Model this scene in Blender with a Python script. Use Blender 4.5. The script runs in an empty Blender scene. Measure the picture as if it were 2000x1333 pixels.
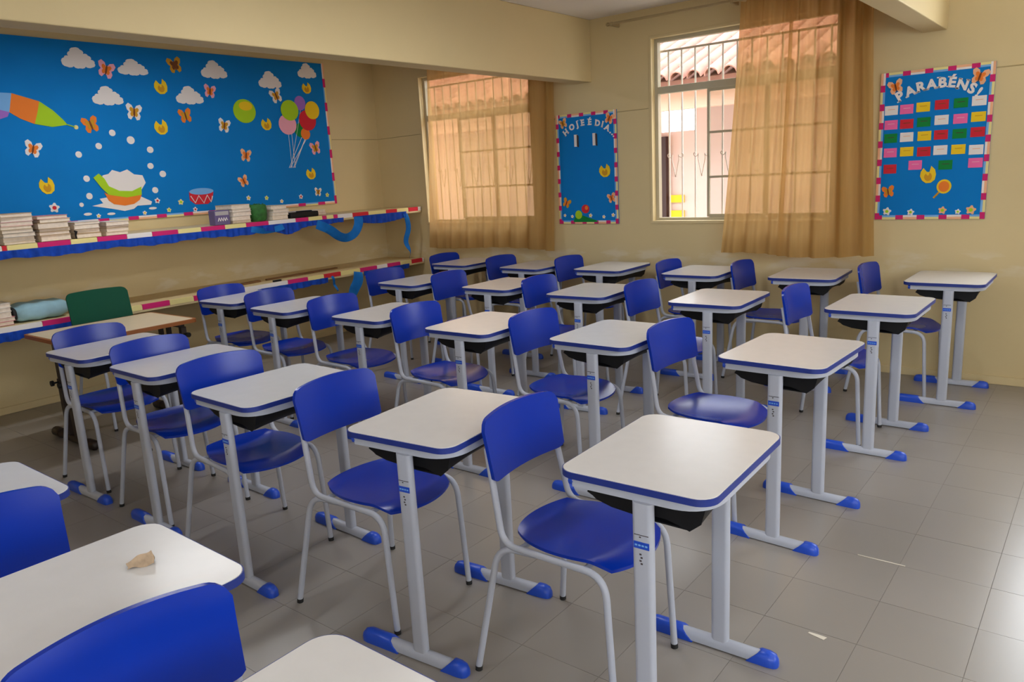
import bpy, bmesh, math, random
from mathutils import Vector, Matrix
random.seed(7)
scene = bpy.context.scene
COL = scene.collection
R = math.radians

# ------------------------------------------------------------------ camera
CAM_LOC = Vector((0.4449, 0.5574, 1.541))
F_PX = 1491.8
RT = Vector((0.7857, 0.6164, -0.0538)); UP = Vector((-0.0907, 0.2014, 0.9753)); FW = Vector((-0.6118, 0.7615, -0.2140))
FW.normalize(); RT = (RT - FW * RT.dot(FW)).normalized(); UP = RT.cross(FW)
cam_data = bpy.data.cameras.new('camera')
cam_data.sensor_width = 36.0
cam_data.lens = 36.0 * F_PX / 2000.0
cam_data.clip_start = 0.02
cam = bpy.data.objects.new('camera', cam_data)
COL.objects.link(cam)
M = Matrix((RT, UP, -FW)).transposed().to_4x4()
M.translation = CAM_LOC
cam.matrix_world = M
scene.camera = cam

# ------------------------------------------------------------------ room size
XL, XR = -5.915, 2.70          # left wall, right wall (inner faces)
YF, YB = -1.90, 6.36           # wall behind the camera, window wall
ZC = 2.76                      # ceiling
WT = 0.16                      # wall thickness
WINS = [(-5.24, -3.86), (-2.63, -1.19), (0.04, 1.46)]     # three windows in the window wall
WZ0, WZ1 = 1.09, 2.53

# ------------------------------------------------------------------ world and light
world = bpy.data.worlds.new('overcast_sky')
scene.world = world
world.use_nodes = True
bg = world.node_tree.nodes['Background']
bg.inputs['Color'].default_value = (0.93, 0.965, 1.0, 1)
bg.inputs['Strength'].default_value = 9.0

def area_light(name, loc, direction, sx, sy, watts, color, portal=False):
    d = bpy.data.lights.new(name, 'AREA')
    d.shape = 'RECTANGLE'; d.size = sx; d.size_y = sy
    d.energy = watts; d.color = color
    o = bpy.data.objects.new(name, d)
    o.location = loc
    o.rotation_euler = Vector(direction).to_track_quat('-Z', 'Z').to_euler()
    COL.objects.link(o)
    if portal:
        d.cycles.is_portal = True
    return o

FILL_COOL = (0.72, 0.85, 1.0)
for i, (a, b) in enumerate(WINS):
    area_light('sky_portal', ((a + b) / 2, YB + WT + 0.25, (WZ0 + WZ1) / 2), (0, -1, 0), b - a, WZ1 - WZ0, 1, (1, 1, 1), True)
# added fill lights behind invented openings in the aisle wall and rear wall
SIDE = [(-0.9, 0.7), (2.3, 3.9)]       # added openings in the right wall (Y range)
REAR = [(0.6, 2.2)]     # added opening in the rear wall (X range)
SZ0, SZ1 = 1.0, 2.45
for (a, b), watts in zip(SIDE, (5, 22)):
    area_light('fill_side_opening', (XR + WT + 0.05, (a + b) / 2, (SZ0 + SZ1) / 2), (-1, 0, 0), b - a, SZ1 - SZ0, watts, (0.86, 0.93, 1.0))
for a, b in REAR:
    area_light('fill_rear_opening', ((a + b) / 2, YF - WT - 0.05, (SZ0 + SZ1) / 2), (0, 1, 0), b - a, SZ1 - SZ0, 42, FILL_COOL)
a, b = WINS[2]
area_light('daylight_front_window', ((a + b) / 2, YB + WT + 0.12, (WZ0 + WZ1) / 2), (0, -1, 0), b - a - 0.1, WZ1 - WZ0 - 0.1, 85, (0.88, 0.94, 1.0))

vs = scene.view_settings
vs.view_transform = 'Standard'; vs.look = 'None'; vs.gamma = 1.0; vs.use_curve_mapping = False
vs.exposure = -0.45
try:
    scene.cycles.use_denoising = True
    scene.cycles.denoiser = 'OPENIMAGEDENOISE'
    scene.cycles.max_bounces = 10
    scene.cycles.diffuse_bounces = 6
    scene.cycles.transparent_max_bounces = 16
    scene.cycles.sample_clamp_indirect = 8
    scene.cycles.caustics_reflective = False
    scene.cycles.caustics_refractive = False
except Exception:
    pass

# ------------------------------------------------------------------ materials
def srgb(r, g, b):
    f = lambda c: (c / 255 / 12.92) if c / 255 <= 0.04045 else ((c / 255 + 0.055) / 1.055) ** 2.4
    return (f(r), f(g), f(b), 1)

MATS = {}
def mat(name, rgb, rough=0.5, metal=0.0, noise=0.0, nscale=6.0, bump=0.0, bscale=40.0, spec=0.5, rough_var=0.0, obj_rand=0.0, coat=0.0):
    if name in MATS: return MATS[name]
    m = bpy.data.materials.new(name); m.use_nodes = True
    nt = m.node_tree; p = nt.nodes['Principled BSDF']
    c = srgb(*rgb)
    p.inputs['Base Color'].default_value = c
    p.inputs['Roughness'].default_value = rough
    p.inputs['Metallic'].default_value = metal
    p.inputs['Specular IOR Level'].default_value = spec
    p.inputs['Coat Weight'].default_value = coat
    tc = nt.nodes.new('ShaderNodeTexCoord')
    geo = nt.nodes.new('ShaderNodeNewGeometry')
    last = None
    if noise > 0:
        n = nt.nodes.new('ShaderNodeTexNoise'); n.inputs['Scale'].default_value = nscale
        n.inputs['Detail'].default_value = 6
        nt.links.new(geo.outputs['Position'], n.inputs['Vector'])
        r = nt.nodes.new('ShaderNodeMapRange')
        r.inputs['From Min'].default_value = 0.25; r.inputs['From Max'].default_value = 0.75
        r.inputs['To Min'].default_value = 1 - noise; r.inputs['To Max'].default_value = 1 + noise
        nt.links.new(n.outputs['Fac'], r.inputs['Value'])
        last = r.outputs['Result']
    if obj_rand > 0:
        oi = nt.nodes.new('ShaderNodeObjectInfo')
        ad = nt.nodes.new('ShaderNodeMath'); ad.operation = 'ADD'
        nt.links.new(oi.outputs['Random'], ad.inputs[0]); nt.links.new(geo.outputs['Random Per Island'], ad.inputs[1])
        fr = nt.nodes.new('ShaderNodeMath'); fr.operation = 'FRACT'
        nt.links.new(ad.outputs[0], fr.inputs[0])
        r2 = nt.nodes.new('ShaderNodeMapRange')
        r2.inputs['To Min'].default_value = 1 - obj_rand; r2.inputs['To Max'].default_value = 1 + obj_rand
        nt.links.new(fr.outputs[0], r2.inputs['Value'])
        if last is None: last = r2.outputs['Result']
        else:
            mu = nt.nodes.new('ShaderNodeMath'); mu.operation = 'MULTIPLY'
            nt.links.new(last, mu.inputs[0]); nt.links.new(r2.outputs['Result'], mu.inputs[1]); last = mu.outputs[0]
    if last is not None:
        vm = nt.nodes.new('ShaderNodeVectorMath'); vm.operation = 'SCALE'
        vm.inputs[0].default_value = c[:3]
        nt.links.new(last, vm.inputs['Scale'])
        nt.links.new(vm.outputs['Vector'], p.inputs['Base Color'])
    if rough_var > 0:
        n2 = nt.nodes.new('ShaderNodeTexNoise'); n2.inputs['Scale'].default_value = nscale * 1.7; n2.inputs['Detail'].default_value = 5
        nt.links.new(geo.outputs['Position'], n2.inputs['Vector'])
        r3 = nt.nodes.new('ShaderNodeMapRange')
        r3.inputs['From Min'].default_value = 0.3; r3.inputs['From Max'].default_value = 0.7
        r3.inputs['To Min'].default_value = rough - rough_var; r3.inputs['To Max'].default_value = rough + rough_var
        nt.links.new(n2.outputs['Fac'], r3.inputs['Value']); nt.links.new(r3.outputs['Result'], p.inputs['Roughness'])
    if bump > 0:
        n3 = nt.nodes.new('ShaderNodeTexNoise'); n3.inputs['Scale'].default_value = bscale; n3.inputs['Detail'].default_value = 4
        nt.links.new(geo.outputs['Position'], n3.inputs['Vector'])
        bp = nt.nodes.new('ShaderNodeBump'); bp.inputs['Strength'].default_value = bump; bp.inputs['Distance'].default_value = 0.01
        nt.links.new(n3.outputs['Fac'], bp.inputs['Height']); nt.links.new(bp.outputs['Normal'], p.inputs['Normal'])
    MATS[name] = m
    return m

def scuffed_wall():
    """cream wall paint with whitish scuff patches low on the wall, where furniture rubs"""
    m = mat('cream_wall_paint', (212, 192, 146), 0.55, noise=0.05, nscale=1.3, bump=0.06, bscale=60, spec=0.35)
    nt = m.node_tree; p = nt.nodes['Principled BSDF']
    src = p.inputs['Base Color'].links[0].from_socket
    geo = nt.nodes.new('ShaderNodeNewGeometry')
    sep = nt.nodes.new('ShaderNodeSeparateXYZ'); nt.links.new(geo.outputs['Position'], sep.inputs[0])
    band = nt.nodes.new('ShaderNodeMapRange'); band.interpolation_type = 'SMOOTHSTEP'
    sub = nt.nodes.new('ShaderNodeMath'); sub.operation = 'SUBTRACT'; nt.links.new(sep.outputs['Z'], sub.inputs[0]); sub.inputs[1].default_value = 0.79
    ab = nt.nodes.new('ShaderNodeMath'); ab.operation = 'ABSOLUTE'; nt.links.new(sub.outputs[0], ab.inputs[0])
    band.inputs['From Min'].default_value = 0.12; band.inputs['From Max'].default_value = 0.02
    nt.links.new(ab.outputs[0], band.inputs['Value'])
    mp = nt.nodes.new('ShaderNodeMapping'); mp.inputs['Scale'].default_value = (3.0, 3.0, 9.0)
    nt.links.new(geo.outputs['Position'], mp.inputs['Vector'])
    n = nt.nodes.new('ShaderNodeTexNoise'); n.inputs['Scale'].default_value = 1.2; n.inputs['Detail'].default_value = 7
    nt.links.new(mp.outputs[0], n.inputs['Vector'])
    nr = nt.nodes.new('ShaderNodeMapRange'); nr.inputs['From Min'].default_value = 0.5; nr.inputs['From Max'].default_value = 0.62
    nt.links.new(n.outputs['Fac'], nr.inputs['Value'])
    mul = nt.nodes.new('ShaderNodeMath'); mul.operation = 'MULTIPLY'; nt.links.new(band.outputs[0], mul.inputs[0]); nt.links.new(nr.outputs[0], mul.inputs[1])
    mul2 = nt.nodes.new('ShaderNodeMath'); mul2.operation = 'MULTIPLY'; nt.links.new(mul.outputs[0], mul2.inputs[0]); mul2.inputs[1].default_value = 0.5
    mx = nt.nodes.new('ShaderNodeMix'); mx.data_type = 'RGBA'
    nt.links.new(mul2.outputs[0], mx.inputs['Factor']); nt.links.new(src, mx.inputs['A']); mx.inputs['B'].default_value = srgb(226, 216, 194)
    nt.links.new(mx.outputs['Result'], p.inputs['Base Color'])
    return m

WALL = scuffed_wall()
CEIL = mat('white_ceiling_paint', (226, 220, 214), 0.8, noise=0.03, nscale=2)
TILE = mat('grey_vinyl_tile', (142, 136, 130), 0.28, noise=0.04, nscale=1.6, obj_rand=0.03, spec=0.5)
JOINT = mat('dirty_tile_joint', (127, 121, 115), 0.8)
BLUE = mat('blue_plastic', (4, 46, 160), 0.24, noise=0.04, nscale=9, spec=0.35)
BLUE_EDGE = mat('blue_edge_band', (30, 50, 132), 0.45)
BLUE_CAP = mat('blue_plastic_cap', (30, 76, 196), 0.36)
LAM = mat('white_laminate', (208, 206, 205), 0.22, noise=0.02, nscale=20, spec=0.5)
STEEL = mat('grey_painted_steel', (178, 183, 197), 0.40, spec=0.5)
BLACK = mat('black_plastic', (13, 13, 16), 0.6, spec=0.3)
RUBBER = mat('dark_rubber', (30, 29, 29), 0.8)
CREAM_METAL = mat('cream_window_metal', (205, 190, 160), 0.5)
GREY_METAL = mat('grey_green_window_metal', (186, 178, 154), 0.5)
BARS = mat('pale_security_bar_paint', (236, 220, 206), 0.5)
BOARD = mat('blue_felt_paper', (5, 122, 200), 0.8, noise=0.06, nscale=2.2, bump=0.25, bscale=5, spec=0.2)
def paper(n, rgb): return mat('paper_' + n, rgb, 0.75, spec=0.2)
P_WHITE = paper('white', (232, 226, 224)); P_MAG = paper('magenta', (204, 40, 110)); P_YEL = paper('pale_yellow', (232, 218, 150))
P_YELLOW = paper('yellow', (238, 200, 40)); P_OCHRE = paper('ochre', (206, 150, 40)); P_ORANGE = paper('orange', (236, 128, 50)); P_LIME = paper('lime', (168, 208, 40))
P_GREEN = paper('green', (20, 130, 60)); P_RED = paper('red', (206, 44, 58)); P_PINK = paper('pink', (238, 108, 168)); P_ROSE = paper('rose', (240, 170, 190))
P_PURPLE = paper('purple', (160, 110, 200)); P_BROWN = paper('brown', (120, 70, 40)); P_LBLUE = paper('light_blue', (120, 175, 230)); P_PEACH = paper('peach', (238, 180, 140))
P_INK = paper('ink', (70, 60, 60))
CREPE = mat('blue_crepe_paper', (18, 66, 170), 0.7, noise=0.25, nscale=26, spec=0.2)
CREPE_L = mat('light_blue_crepe_paper', (22, 110, 190), 0.7, noise=0.12, nscale=18, spec=0.2)
PAGES = mat('book_pages', (222, 208, 192), 0.85, noise=0.1, nscale=45)
SHELF = mat('cream_painted_concrete', (212, 192, 146), 0.6, noise=0.06, nscale=4)
BROWN_EDGE = mat('brown_table_edge', (150, 88, 40), 0.45)
BEIGE_LAM = mat('beige_table_laminate', (216, 198, 168), 0.35, noise=0.03, nscale=12)
BROWN_BLACK = mat('dark_brown_steel', (40, 27, 22), 0.5)
GREEN_PL = mat('dark_green_plastic', (0, 70, 50), 0.6, spec=0.2)
ROD = mat('curtain_rod_paint', (170, 150, 110), 0.5)

def curtain_material():
    m = bpy.data.materials.new('amber_sheer_fabric'); m.use_nodes = True
    nt = m.node_tree; nt.nodes.clear()
    out = nt.nodes.new('ShaderNodeOutputMaterial')
    geo = nt.nodes.new('ShaderNodeNewGeometry')
    mp = nt.nodes.new('ShaderNodeMapping'); mp.inputs['Scale'].default_value = (60, 60, 3)
    nt.links.new(geo.outputs['Position'], mp.inputs['Vector'])
    n = nt.nodes.new('ShaderNodeTexNoise'); n.inputs['Scale'].default_value = 1.0; n.inputs['Detail'].default_value = 3
    nt.links.new(mp.outputs[0], n.inputs['Vector'])
    mx = nt.nodes.new('ShaderNodeMix'); mx.data_type = 'RGBA'
    mx.inputs['A'].default_value = srgb(160, 130, 76); mx.inputs['B'].default_value = srgb(188, 158, 100)
    nt.links.new(n.outputs['Fac'], mx.inputs['Factor'])
    dif = nt.nodes.new('ShaderNodeBsdfDiffuse'); nt.links.new(mx.outputs['Result'], dif.inputs['Color'])
    tl = nt.nodes.new('ShaderNodeBsdfTranslucent'); tl.inputs['Color'].default_value = srgb(226, 184, 128)
    tr = nt.nodes.new('ShaderNodeBsdfTransparent'); tr.inputs['Color'].default_value = srgb(250, 226, 192)
    m1 = nt.nodes.new('ShaderNodeMixShader'); m1.inputs[0].default_value = 0.44
    nt.links.new(dif.outputs[0], m1.inputs[1]); nt.links.new(tl.outputs[0], m1.inputs[2])
    m2 = nt.nodes.new('ShaderNodeMixShader'); m2.inputs[0].default_value = 0.22
    nt.links.new(m1.outputs[0], m2.inputs[1]); nt.links.new(tr.outputs[0], m2.inputs[2])
    nt.links.new(m2.outputs[0], out.inputs['Surface'])
    return m
CURTAIN = curtain_material()

def glass_material():
    m = bpy.data.materials.new('window_glass'); m.use_nodes = True
    nt = m.node_tree; nt.nodes.clear()
    out = nt.nodes.new('ShaderNodeOutputMaterial')
    tr = nt.nodes.new('ShaderNodeBsdfTransparent'); tr.inputs['Color'].default_value = (0.93, 0.95, 0.95, 1)
    gl = nt.nodes.new('ShaderNodeBsdfGlossy'); gl.inputs['Roughness'].default_value = 0.03
    mx = nt.nodes.new('ShaderNodeMixShader'); mx.inputs[0].default_value = 0.05
    nt.links.new(tr.outputs[0], mx.inputs[1]); nt.links.new(gl.outputs[0], mx.inputs[2]); nt.links.new(mx.outputs[0], out.inputs['Surface'])
    return m
GLASS = glass_material()

# ------------------------------------------------------------------ mesh helpers
class MB:
    """collects vertices and faces; build() turns them into ONE mesh object"""
    def __init__(s): s.v = []; s.f = []
    def add(s, vs, fs):
        o = len(s.v); s.v += [tuple(p) for p in vs]; s.f += [tuple(i + o for i in q) for q in fs]; return s
    def box(s, x0, x1, y0, y1, z0, z1):
        vs = [(x0, y0, z0), (x1, y0, z0), (x1, y1, z0), (x0, y1, z0), (x0, y0, z1), (x1, y0, z1), (x1, y1, z1), (x0, y1, z1)]
        return s.add(vs, [(0, 3, 2, 1), (4, 5, 6, 7), (0, 1, 5, 4), (1, 2, 6, 5), (2, 3, 7, 6), (3, 0, 4, 7)])
    def prism(s, poly, mapf, d0, d1):
        """poly: 2-D points; mapf(u, v, d) -> 3-D"""
        n = len(poly)
        a = sum(poly[i][0] * poly[(i + 1) % n][1] - poly[(i + 1) % n][0] * poly[i][1] for i in range(n))
        vs = [mapf(u, v, d0) for u, v in poly] + [mapf(u, v, d1) for u, v in poly]
        fs = [tuple(range(n - 1, -1, -1)), tuple(range(n, 2 * n))] + [(i, (i + 1) % n, n + (i + 1) % n, n + i) for i in range(n)]
        return s.add(vs, fs)
    def tube(s, pts, r, seg=10, caps=True, sx=1.0):
        pts = [Vector(p) for p in pts]; n = len(pts)
        rr = r if isinstance(r, (list, tuple)) else [r] * n
        tans = []
        for i in range(n):
            a = pts[max(i - 1, 0)]; b = pts[min(i + 1, n - 1)]
            tans.append((b - a).normalized())
        ref = Vector((0, 0, 1)) if abs(tans[0].z) < 0.9 else Vector((0, 1, 0))
        nrm = (ref - tans[0] * ref.dot(tans[0])).normalized()
        rings = []
        for i in range(n):
            nrm = (nrm - tans[i] * nrm.dot(tans[i])).normalized()
            bn = tans[i].cross(nrm)
            rings.append([pts[i] + (nrm * math.cos(2 * math.pi * k / seg) + bn * math.sin(2 * math.pi * k / seg) * sx) * rr[i] for k in range(seg)])
        vs = [p for rg in rings for p in rg]
        fs = [(i * seg + k, i * seg + (k + 1) % seg, (i + 1) * seg + (k + 1) % seg, (i + 1) * seg + k) for i in range(n - 1) for k in range(seg)]
        if caps:
            fs.append(tuple(range(seg - 1, -1, -1))); fs.append(tuple((n - 1) * seg + k for k in range(seg)))
        return s.add(vs, fs)
    def grid(s, nu, nv, fn):
        vs = [fn(i / (nu - 1), j / (nv - 1)) for j in range(nv) for i in range(nu)]
        fs = [(j * nu + i, j * nu + i + 1, (j + 1) * nu + i + 1, (j + 1) * nu + i) for j in range(nv - 1) for i in range(nu - 1)]
        return s.add(vs, fs)
    def shell(s, nu, nv, top, bot):
        """closed thin solid between two parametric surfaces"""
        a = len(s.v); s.grid(nu, nv, top); b = len(s.v)
        vs = [bot(i / (nu - 1), j / (nv - 1)) for j in range(nv) for i in range(nu)]
        s.v += [tuple(p) for p in vs]
        s.f += [tuple(b + q for q in (j * nu + i, (j + 1) * nu + i, (j + 1) * nu + i + 1, j * nu + i + 1)) for j in range(nv - 1) for i in range(nu - 1)]
        rim = [i for i in range(nu)] + [j * nu + nu - 1 for j in range(1, nv)] + [(nv - 1) * nu + i for i in range(nu - 2, -1, -1)] + [j * nu for j in range(nv - 2, 0, -1)]
        for k in range(len(rim)):
            p, q = rim[k], rim[(k + 1) % len(rim)]
            s.f.append((a + p, b + p, b + q, a + q))
        return s
    def mesh(s, name, m, smooth=None, bevel=None):
        me = bpy.data.meshes.new(name); me.from_pydata(s.v, [], s.f)
        bm = bmesh.new(); bm.from_mesh(me)
        bmesh.ops.remove_doubles(bm, verts=bm.verts, dist=1e-6)
        bmesh.ops.recalc_face_normals(bm, faces=bm.faces)
        if bevel:
            es = [e for e in bm.edges if len(e.link_faces) == 2 and e.calc_face_angle(0) > R(30)]
            bmesh.ops.bevel(bm, geom=es, offset=bevel, segments=2, profile=0.5, affect='EDGES', clamp_overlap=True)
        bm.to_mesh(me); bm.free()
        if smooth is not None:
            for p in me.polygons: p.use_smooth = True
            me.set_sharp_from_angle(angle=R(smooth))
        if m is not None: me.materials.append(m)
        return me
    def build(s, name, m, parent=None, smooth=None, bevel=None):
        return link(name, s.mesh(name, m, smooth, bevel), parent)

def link(name, me, parent=None, loc=None):
    o = bpy.data.objects.new(name, me); COL.objects.link(o)
    if parent is not None: o.parent = parent
    if loc is not None: o.location = loc
    return o

def tag(o, label=None, cat=None, group=None, kind=None):
    if label: o['label'] = label
    if cat: o['category'] = cat
    if group: o['group'] = group
    if kind: o['kind'] = kind
    return o

def empty(name, loc=(0, 0, 0), rz=0.0):
    o = bpy.data.objects.new(name, None); COL.objects.link(o)
    o.location = loc; o.rotation_euler = (0, 0, rz); o.empty_display_size = 0.05
    return o

def copy_tree(o, parent=None):
    c = o.copy(); COL.objects.link(c); c.parent = parent
    for ch in list(o.children): copy_tree(ch, c)
    return c

def fillet(pts, r, n=6):
    pts = [Vector(p) for p in pts]; rr = r if isinstance(r, (list, tuple)) else [r] * len(pts)
    out = [pts[0]]
    for i in range(1, len(pts) - 1):
        a, b, c = pts[i - 1], pts[i], pts[i + 1]
        d1 = (a - b); d2 = (c - b); q = min(rr[i], d1.length * 0.49, d2.length * 0.49)
        p1 = b + d1.normalized() * q; p2 = b + d2.normalized() * q
        for k in range(n + 1):
            t = k / n; out.append(p1 * (1 - t) ** 2 + b * 2 * t * (1 - t) + p2 * t * t)
    out.append(pts[-1])
    return out

def rrect(hx, hy, r, n=6, cx=0.0, cy=0.0):
    out = []
    for sx, sy, a0 in ((1, 1, 0), (-1, 1, 90), (-1, -1, 180), (1, -1, 270)):
        for k in range(n + 1):
            a = R(a0 + 90 * k / n)
            out.append((cx + sx * (hx - r) + r * math.cos(a), cy + sy * (hy - r) + r * math.sin(a)))
    return out

def ell(cx, cy, rx, ry, n=20):
    return [(cx + rx * math.cos(2 * math.pi * k / n), cy + ry * math.sin(2 * math.pi * k / n)) for k in range(n)]

XY = lambda u, v, d: (u, v, d)
ORD = ['', 'first', 'second', 'third', 'fourth', 'fifth', 'sixth', 'seventh', 'eighth', 'ninth', 'tenth', 'eleventh', 'twelfth']

# ------------------------------------------------------------------ structure: floor with tiles
floor = tag(MB().box(XL - WT, XR + WT, YF - WT, YB + WT, -0.12, -0.0015).build('floor', JOINT), kind='structure')
def in_view(x, y, z=0.0, margin=60):
    d = Vector((x, y, z)) - CAM_LOC; w = d.dot(FW)
    if w < 0.1: return None
    u = 1000 + F_PX * d.dot(RT) / w; v = 666.5 - F_PX * d.dot(UP) / w
    return w if (-margin < u < 2000 + margin and -margin < v < 1333 + margin) else None
T = 0.30; G = 0.0008
cells = []
for i in range(-22, 10):
    for j in range(-20, 11):
        x0 = 0.20 + i * T; y0 = 3.52 + j * T
        x1, y1 = min(x0 + T, XR), min(y0 + T, YB); x0c, y0c = max(x0, XL), max(y0, YF)
        if x1 - x0c < 0.01 or y1 - y0c < 0.01: continue
        w = in_view((x0c + x1) / 2, (y0c + y1) / 2)
        cells.append((w if w else 99 + random.random(), x0c, x1, y0c, y1))
cells.sort()
bmt = MB().box(-0.5 + G / T, 0.5 - G / T, -0.5 + G / T, 0.5 - G / T, -0.0015, 0.0)
tile_mesh = bmt.mesh('tile', TILE)
n_ind = 0; rest = MB()
for w, x0, x1, y0, y1 in cells:
    if w < 90 and n_ind < 300:
        o = link('tile', tile_mesh, floor, ((x0 + x1) / 2, (y0 + y1) / 2, random.uniform(-0.0003, 0.0)))
        o.scale = (x1 - x0, y1 - y0, 1); n_ind += 1
    else:
        rest.box(x0 + G, x1 - G, y0 + G, y1 - G, -0.0015, random.uniform(-0.0003, 0.0))
tag(rest.build('tile_field', TILE, floor), kind='stuff')

# ------------------------------------------------------------------ structure: walls, ceiling, beams
tag(MB().box(XL - WT, XL, YF - WT, YB + WT, -0.1, ZC + 0.1).build('wall_left', WALL), kind='structure')
def wall_with_openings(name, axis, base, thick, lo, hi, openings, z0, z1):
    mb = MB()
    def b(a0, a1, c0, c1):
        if a1 - a0 < 1e-4: return
        if axis == 'x': mb.box(a0, a1, min(base, base + thick), max(base, base + thick), c0, c1)
        else: mb.box(min(base, base + thick), max(base, base + thick), a0, a1, c0, c1)
    cur = lo
    for a0, a1 in openings:
        b(cur, a0, -0.1, ZC + 0.1); b(a0, a1, -0.1, z0); b(a0, a1, z1, ZC + 0.1); cur = a1
    b(cur, hi, -0.1, ZC + 0.1)
    return tag(mb.build(name, WALL), kind='structure')
wall_with_openings('wall_back', 'x', YB, WT, XL, XR + WT, WINS, WZ0, WZ1)
wall_with_openings('wall_right', 'y', XR, WT, YF - WT, YB, SIDE, SZ0, SZ1)
wall_with_openings('wall_rear', 'x', YF, -WT, XL, XR, REAR, SZ0, SZ1)
tag(MB().box(XL, XR, YF, YB, ZC, ZC + 0.1).build('ceiling', CEIL), kind='structure')
tag(MB().box(-3.36, -3.195, YF, YB, 2.262, ZC).build('trim_1', WALL, bevel=0.006), kind='structure')      # concrete beam
tag(MB().box(-0.675, -0.53, YF, YB, 2.285, ZC).build('trim_2', WALL, bevel=0.006), kind='structure')      # concrete beam
tag(MB().box(XL, XL + 0.012, YF, YB - 0.012, 0, 0.055).build('baseboard_left', SHELF, bevel=0.003), kind='structure')
tag(MB().box(XL, XR, YB - 0.012, YB, 0, 0.055).build('baseboard_back', SHELF, bevel=0.003), kind='structure')
# thin paint ridge running round the wall above head height
LINE = mat('paint_ridge', (176, 156, 112), 0.6)
def ridge(name, x0, x1, z0, z1):
    o = MB().tube([(x0, YB - 0.001, z0), (x1, YB - 0.001, z1)], 0.0035, 6).build(name, LINE); tag(o, kind='structure')
ridge('trim_3', -5.91, -5.26, 1.975, 1.985); ridge('trim_4', -3.84, -2.66, 1.992, 1.998); ridge('trim_5', -0.90, 0.02, 2.02, 2.022)
tag(MB().tube([(XL + 0.001, 5.74, 1.975), (XL + 0.001, YB, 1.975)], 0.0035, 6).build('trim_6', LINE), kind='structure')

# ------------------------------------------------------------------ windows with sashes, panes and security bars
def spiral(cx, cz, r, turn, a0, n=14):
    return [(cx + r * (1 - 0.75 * k / n) * math.cos(a0 + turn * k / n), cz + r * (1 - 0.75 * k / n) * math.sin(a0 + turn * k / n)) for k in range(n + 1)]
def build_window(idx, x0, x1):
    w = empty('window_%d' % idx, ((x0 + x1) / 2, YB + 0.09, WZ0)); tag(w, kind='structure')
    ox, oy, oz = w.location
    def part(name, mb, m, parent=w, **k):
        mb.v = [(a - ox, b - oy, c - oz) for a, b, c in mb.v]
        return mb.build(name, m, parent, **k)
    yf0, yf1 = YB + 0.055, YB + 0.105
    f = MB(); t = 0.028
    f.box(x0, x0 + t, yf0, yf1, WZ0, WZ1).box(x1 - t, x1, yf0, yf1, WZ0, WZ1).box(x0 + t, x1 - t, yf0, yf1, WZ1 - t, WZ1).box(x0 + t, x1 - t, yf0, yf1, WZ0, WZ0 + t * 0.8)
    part('window_frame', f, GREY_METAL)
    part('transom', MB().box(x0 + t, x1 - t, yf0 - 0.006, yf1, 2.105, 2.16), GREY_METAL, bevel=0.003)
    part('sill', MB().box(x0 - 0.02, x1 + 0.02, YB - 0.012, yf0, WZ0 - 0.022, WZ0 + 0.002), SHELF, bevel=0.003)
    part('inner_trim', MB().box(x0 - 0.018, x0 + 0.002, YB - 0.008, YB + 0.02, WZ0, WZ1 + 0.018).box(x1 - 0.002, x1 + 0.018, YB - 0.008, YB + 0.02, WZ0, WZ1 + 0.018).box(x0 + 0.002, x1 - 0.002, YB - 0.008, YB + 0.02, WZ1 - 0.001, WZ1 + 0.018), SHELF, bevel=0.003)
    W = x1 - x0
    # two sliding sashes on the right two thirds (left third stands open), each cut into panes by muntins
    ys0, ys1 = YB + 0.068, YB + 0.088
    for k, (sa, sb) in enumerate(((x0 + 0.31 * W, x0 + 0.64 * W), (x0 + 0.64 * W, x1 - t))):
        s = MB(); q = 0.020
        s.box(sa, sa + q, ys0, ys1, WZ0 + t, 2.105).box(sb - q, sb, ys0, ys1, WZ0 + t, 2.105).box(sa + q, sb - q, ys0, ys1, WZ0 + t * .8, WZ0 + t + q).box(sa + q, sb - q, ys0, ys1, 2.105 - q, 2.105)
        so = part('sash', s, GREY_METAL)
        for zz in (1.43, 1.775):
            mm = MB().box(sa + q, sb - q, ys0 + 0.003, ys1 - 0.003, zz - 0.009, zz + 0.009)
            mm.v = [(a - ox, b - oy, c - oz) for a, b, c in mm.v]; mm.build('muntin', GREY_METAL, so)
        for za, zb in ((WZ0 + t + q, 1.421), (1.439, 1.766), (1.784, 2.105 - q)):
            g = MB().box(sa + q, sb - q, ys0 + 0.008, ys0 + 0.011, za, zb)
            g.v = [(a - ox, b - oy, c - oz) for a, b, c in g.v]; g.build('pane', GLASS, so)
    g = MB().box(x0 + t, x1 - t, ys0 + 0.008, ys0 + 0.011, 2.16, WZ1 - t); part('pane', g, GLASS)
    # security grille on the outside
    yb = YB + 0.135; n = int(W / 0.115)
    for k in range(n):
        xx = x0 + (k + 0.75) * W / (n + 0.5)
        part('security_bar', MB().tube([(xx, yb, WZ0 + 0.005), (xx, yb, 2.44)], 0.0075, 6), BARS)
    for zz in (WZ0 + 0.012, 2.44):
        part('grille_rail', MB().box(x0, x1, yb - 0.006, yb + 0.006, zz - 0.008, zz + 0.008), BARS)
    for k in range(0, n - 1, 2):
        xa = x0 + (k + 0.75) * W / (n + 0.5); xb = x0 + (k + 1.75) * W / (n + 0.5); xm = (xa + xb) / 2
        sc = MB()
        for sgn in (-1, 1):
            pts = [(xm, yb - 0.008, 1.44), (xm + sgn * 0.03, yb - 0.008, 1.58)] + [(p[0], yb - 0.008, p[1]) for p in spiral(xm + sgn * 0.055, 1.62, 0.028, sgn * 5.0, math.pi if sgn > 0 else 0)]
            sc.tube(pts, 0.004, 5)
        part('scroll', sc, BARS)
    return w
for i, (a, b) in enumerate(WINS): build_window(i + 1, a, b)
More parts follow.
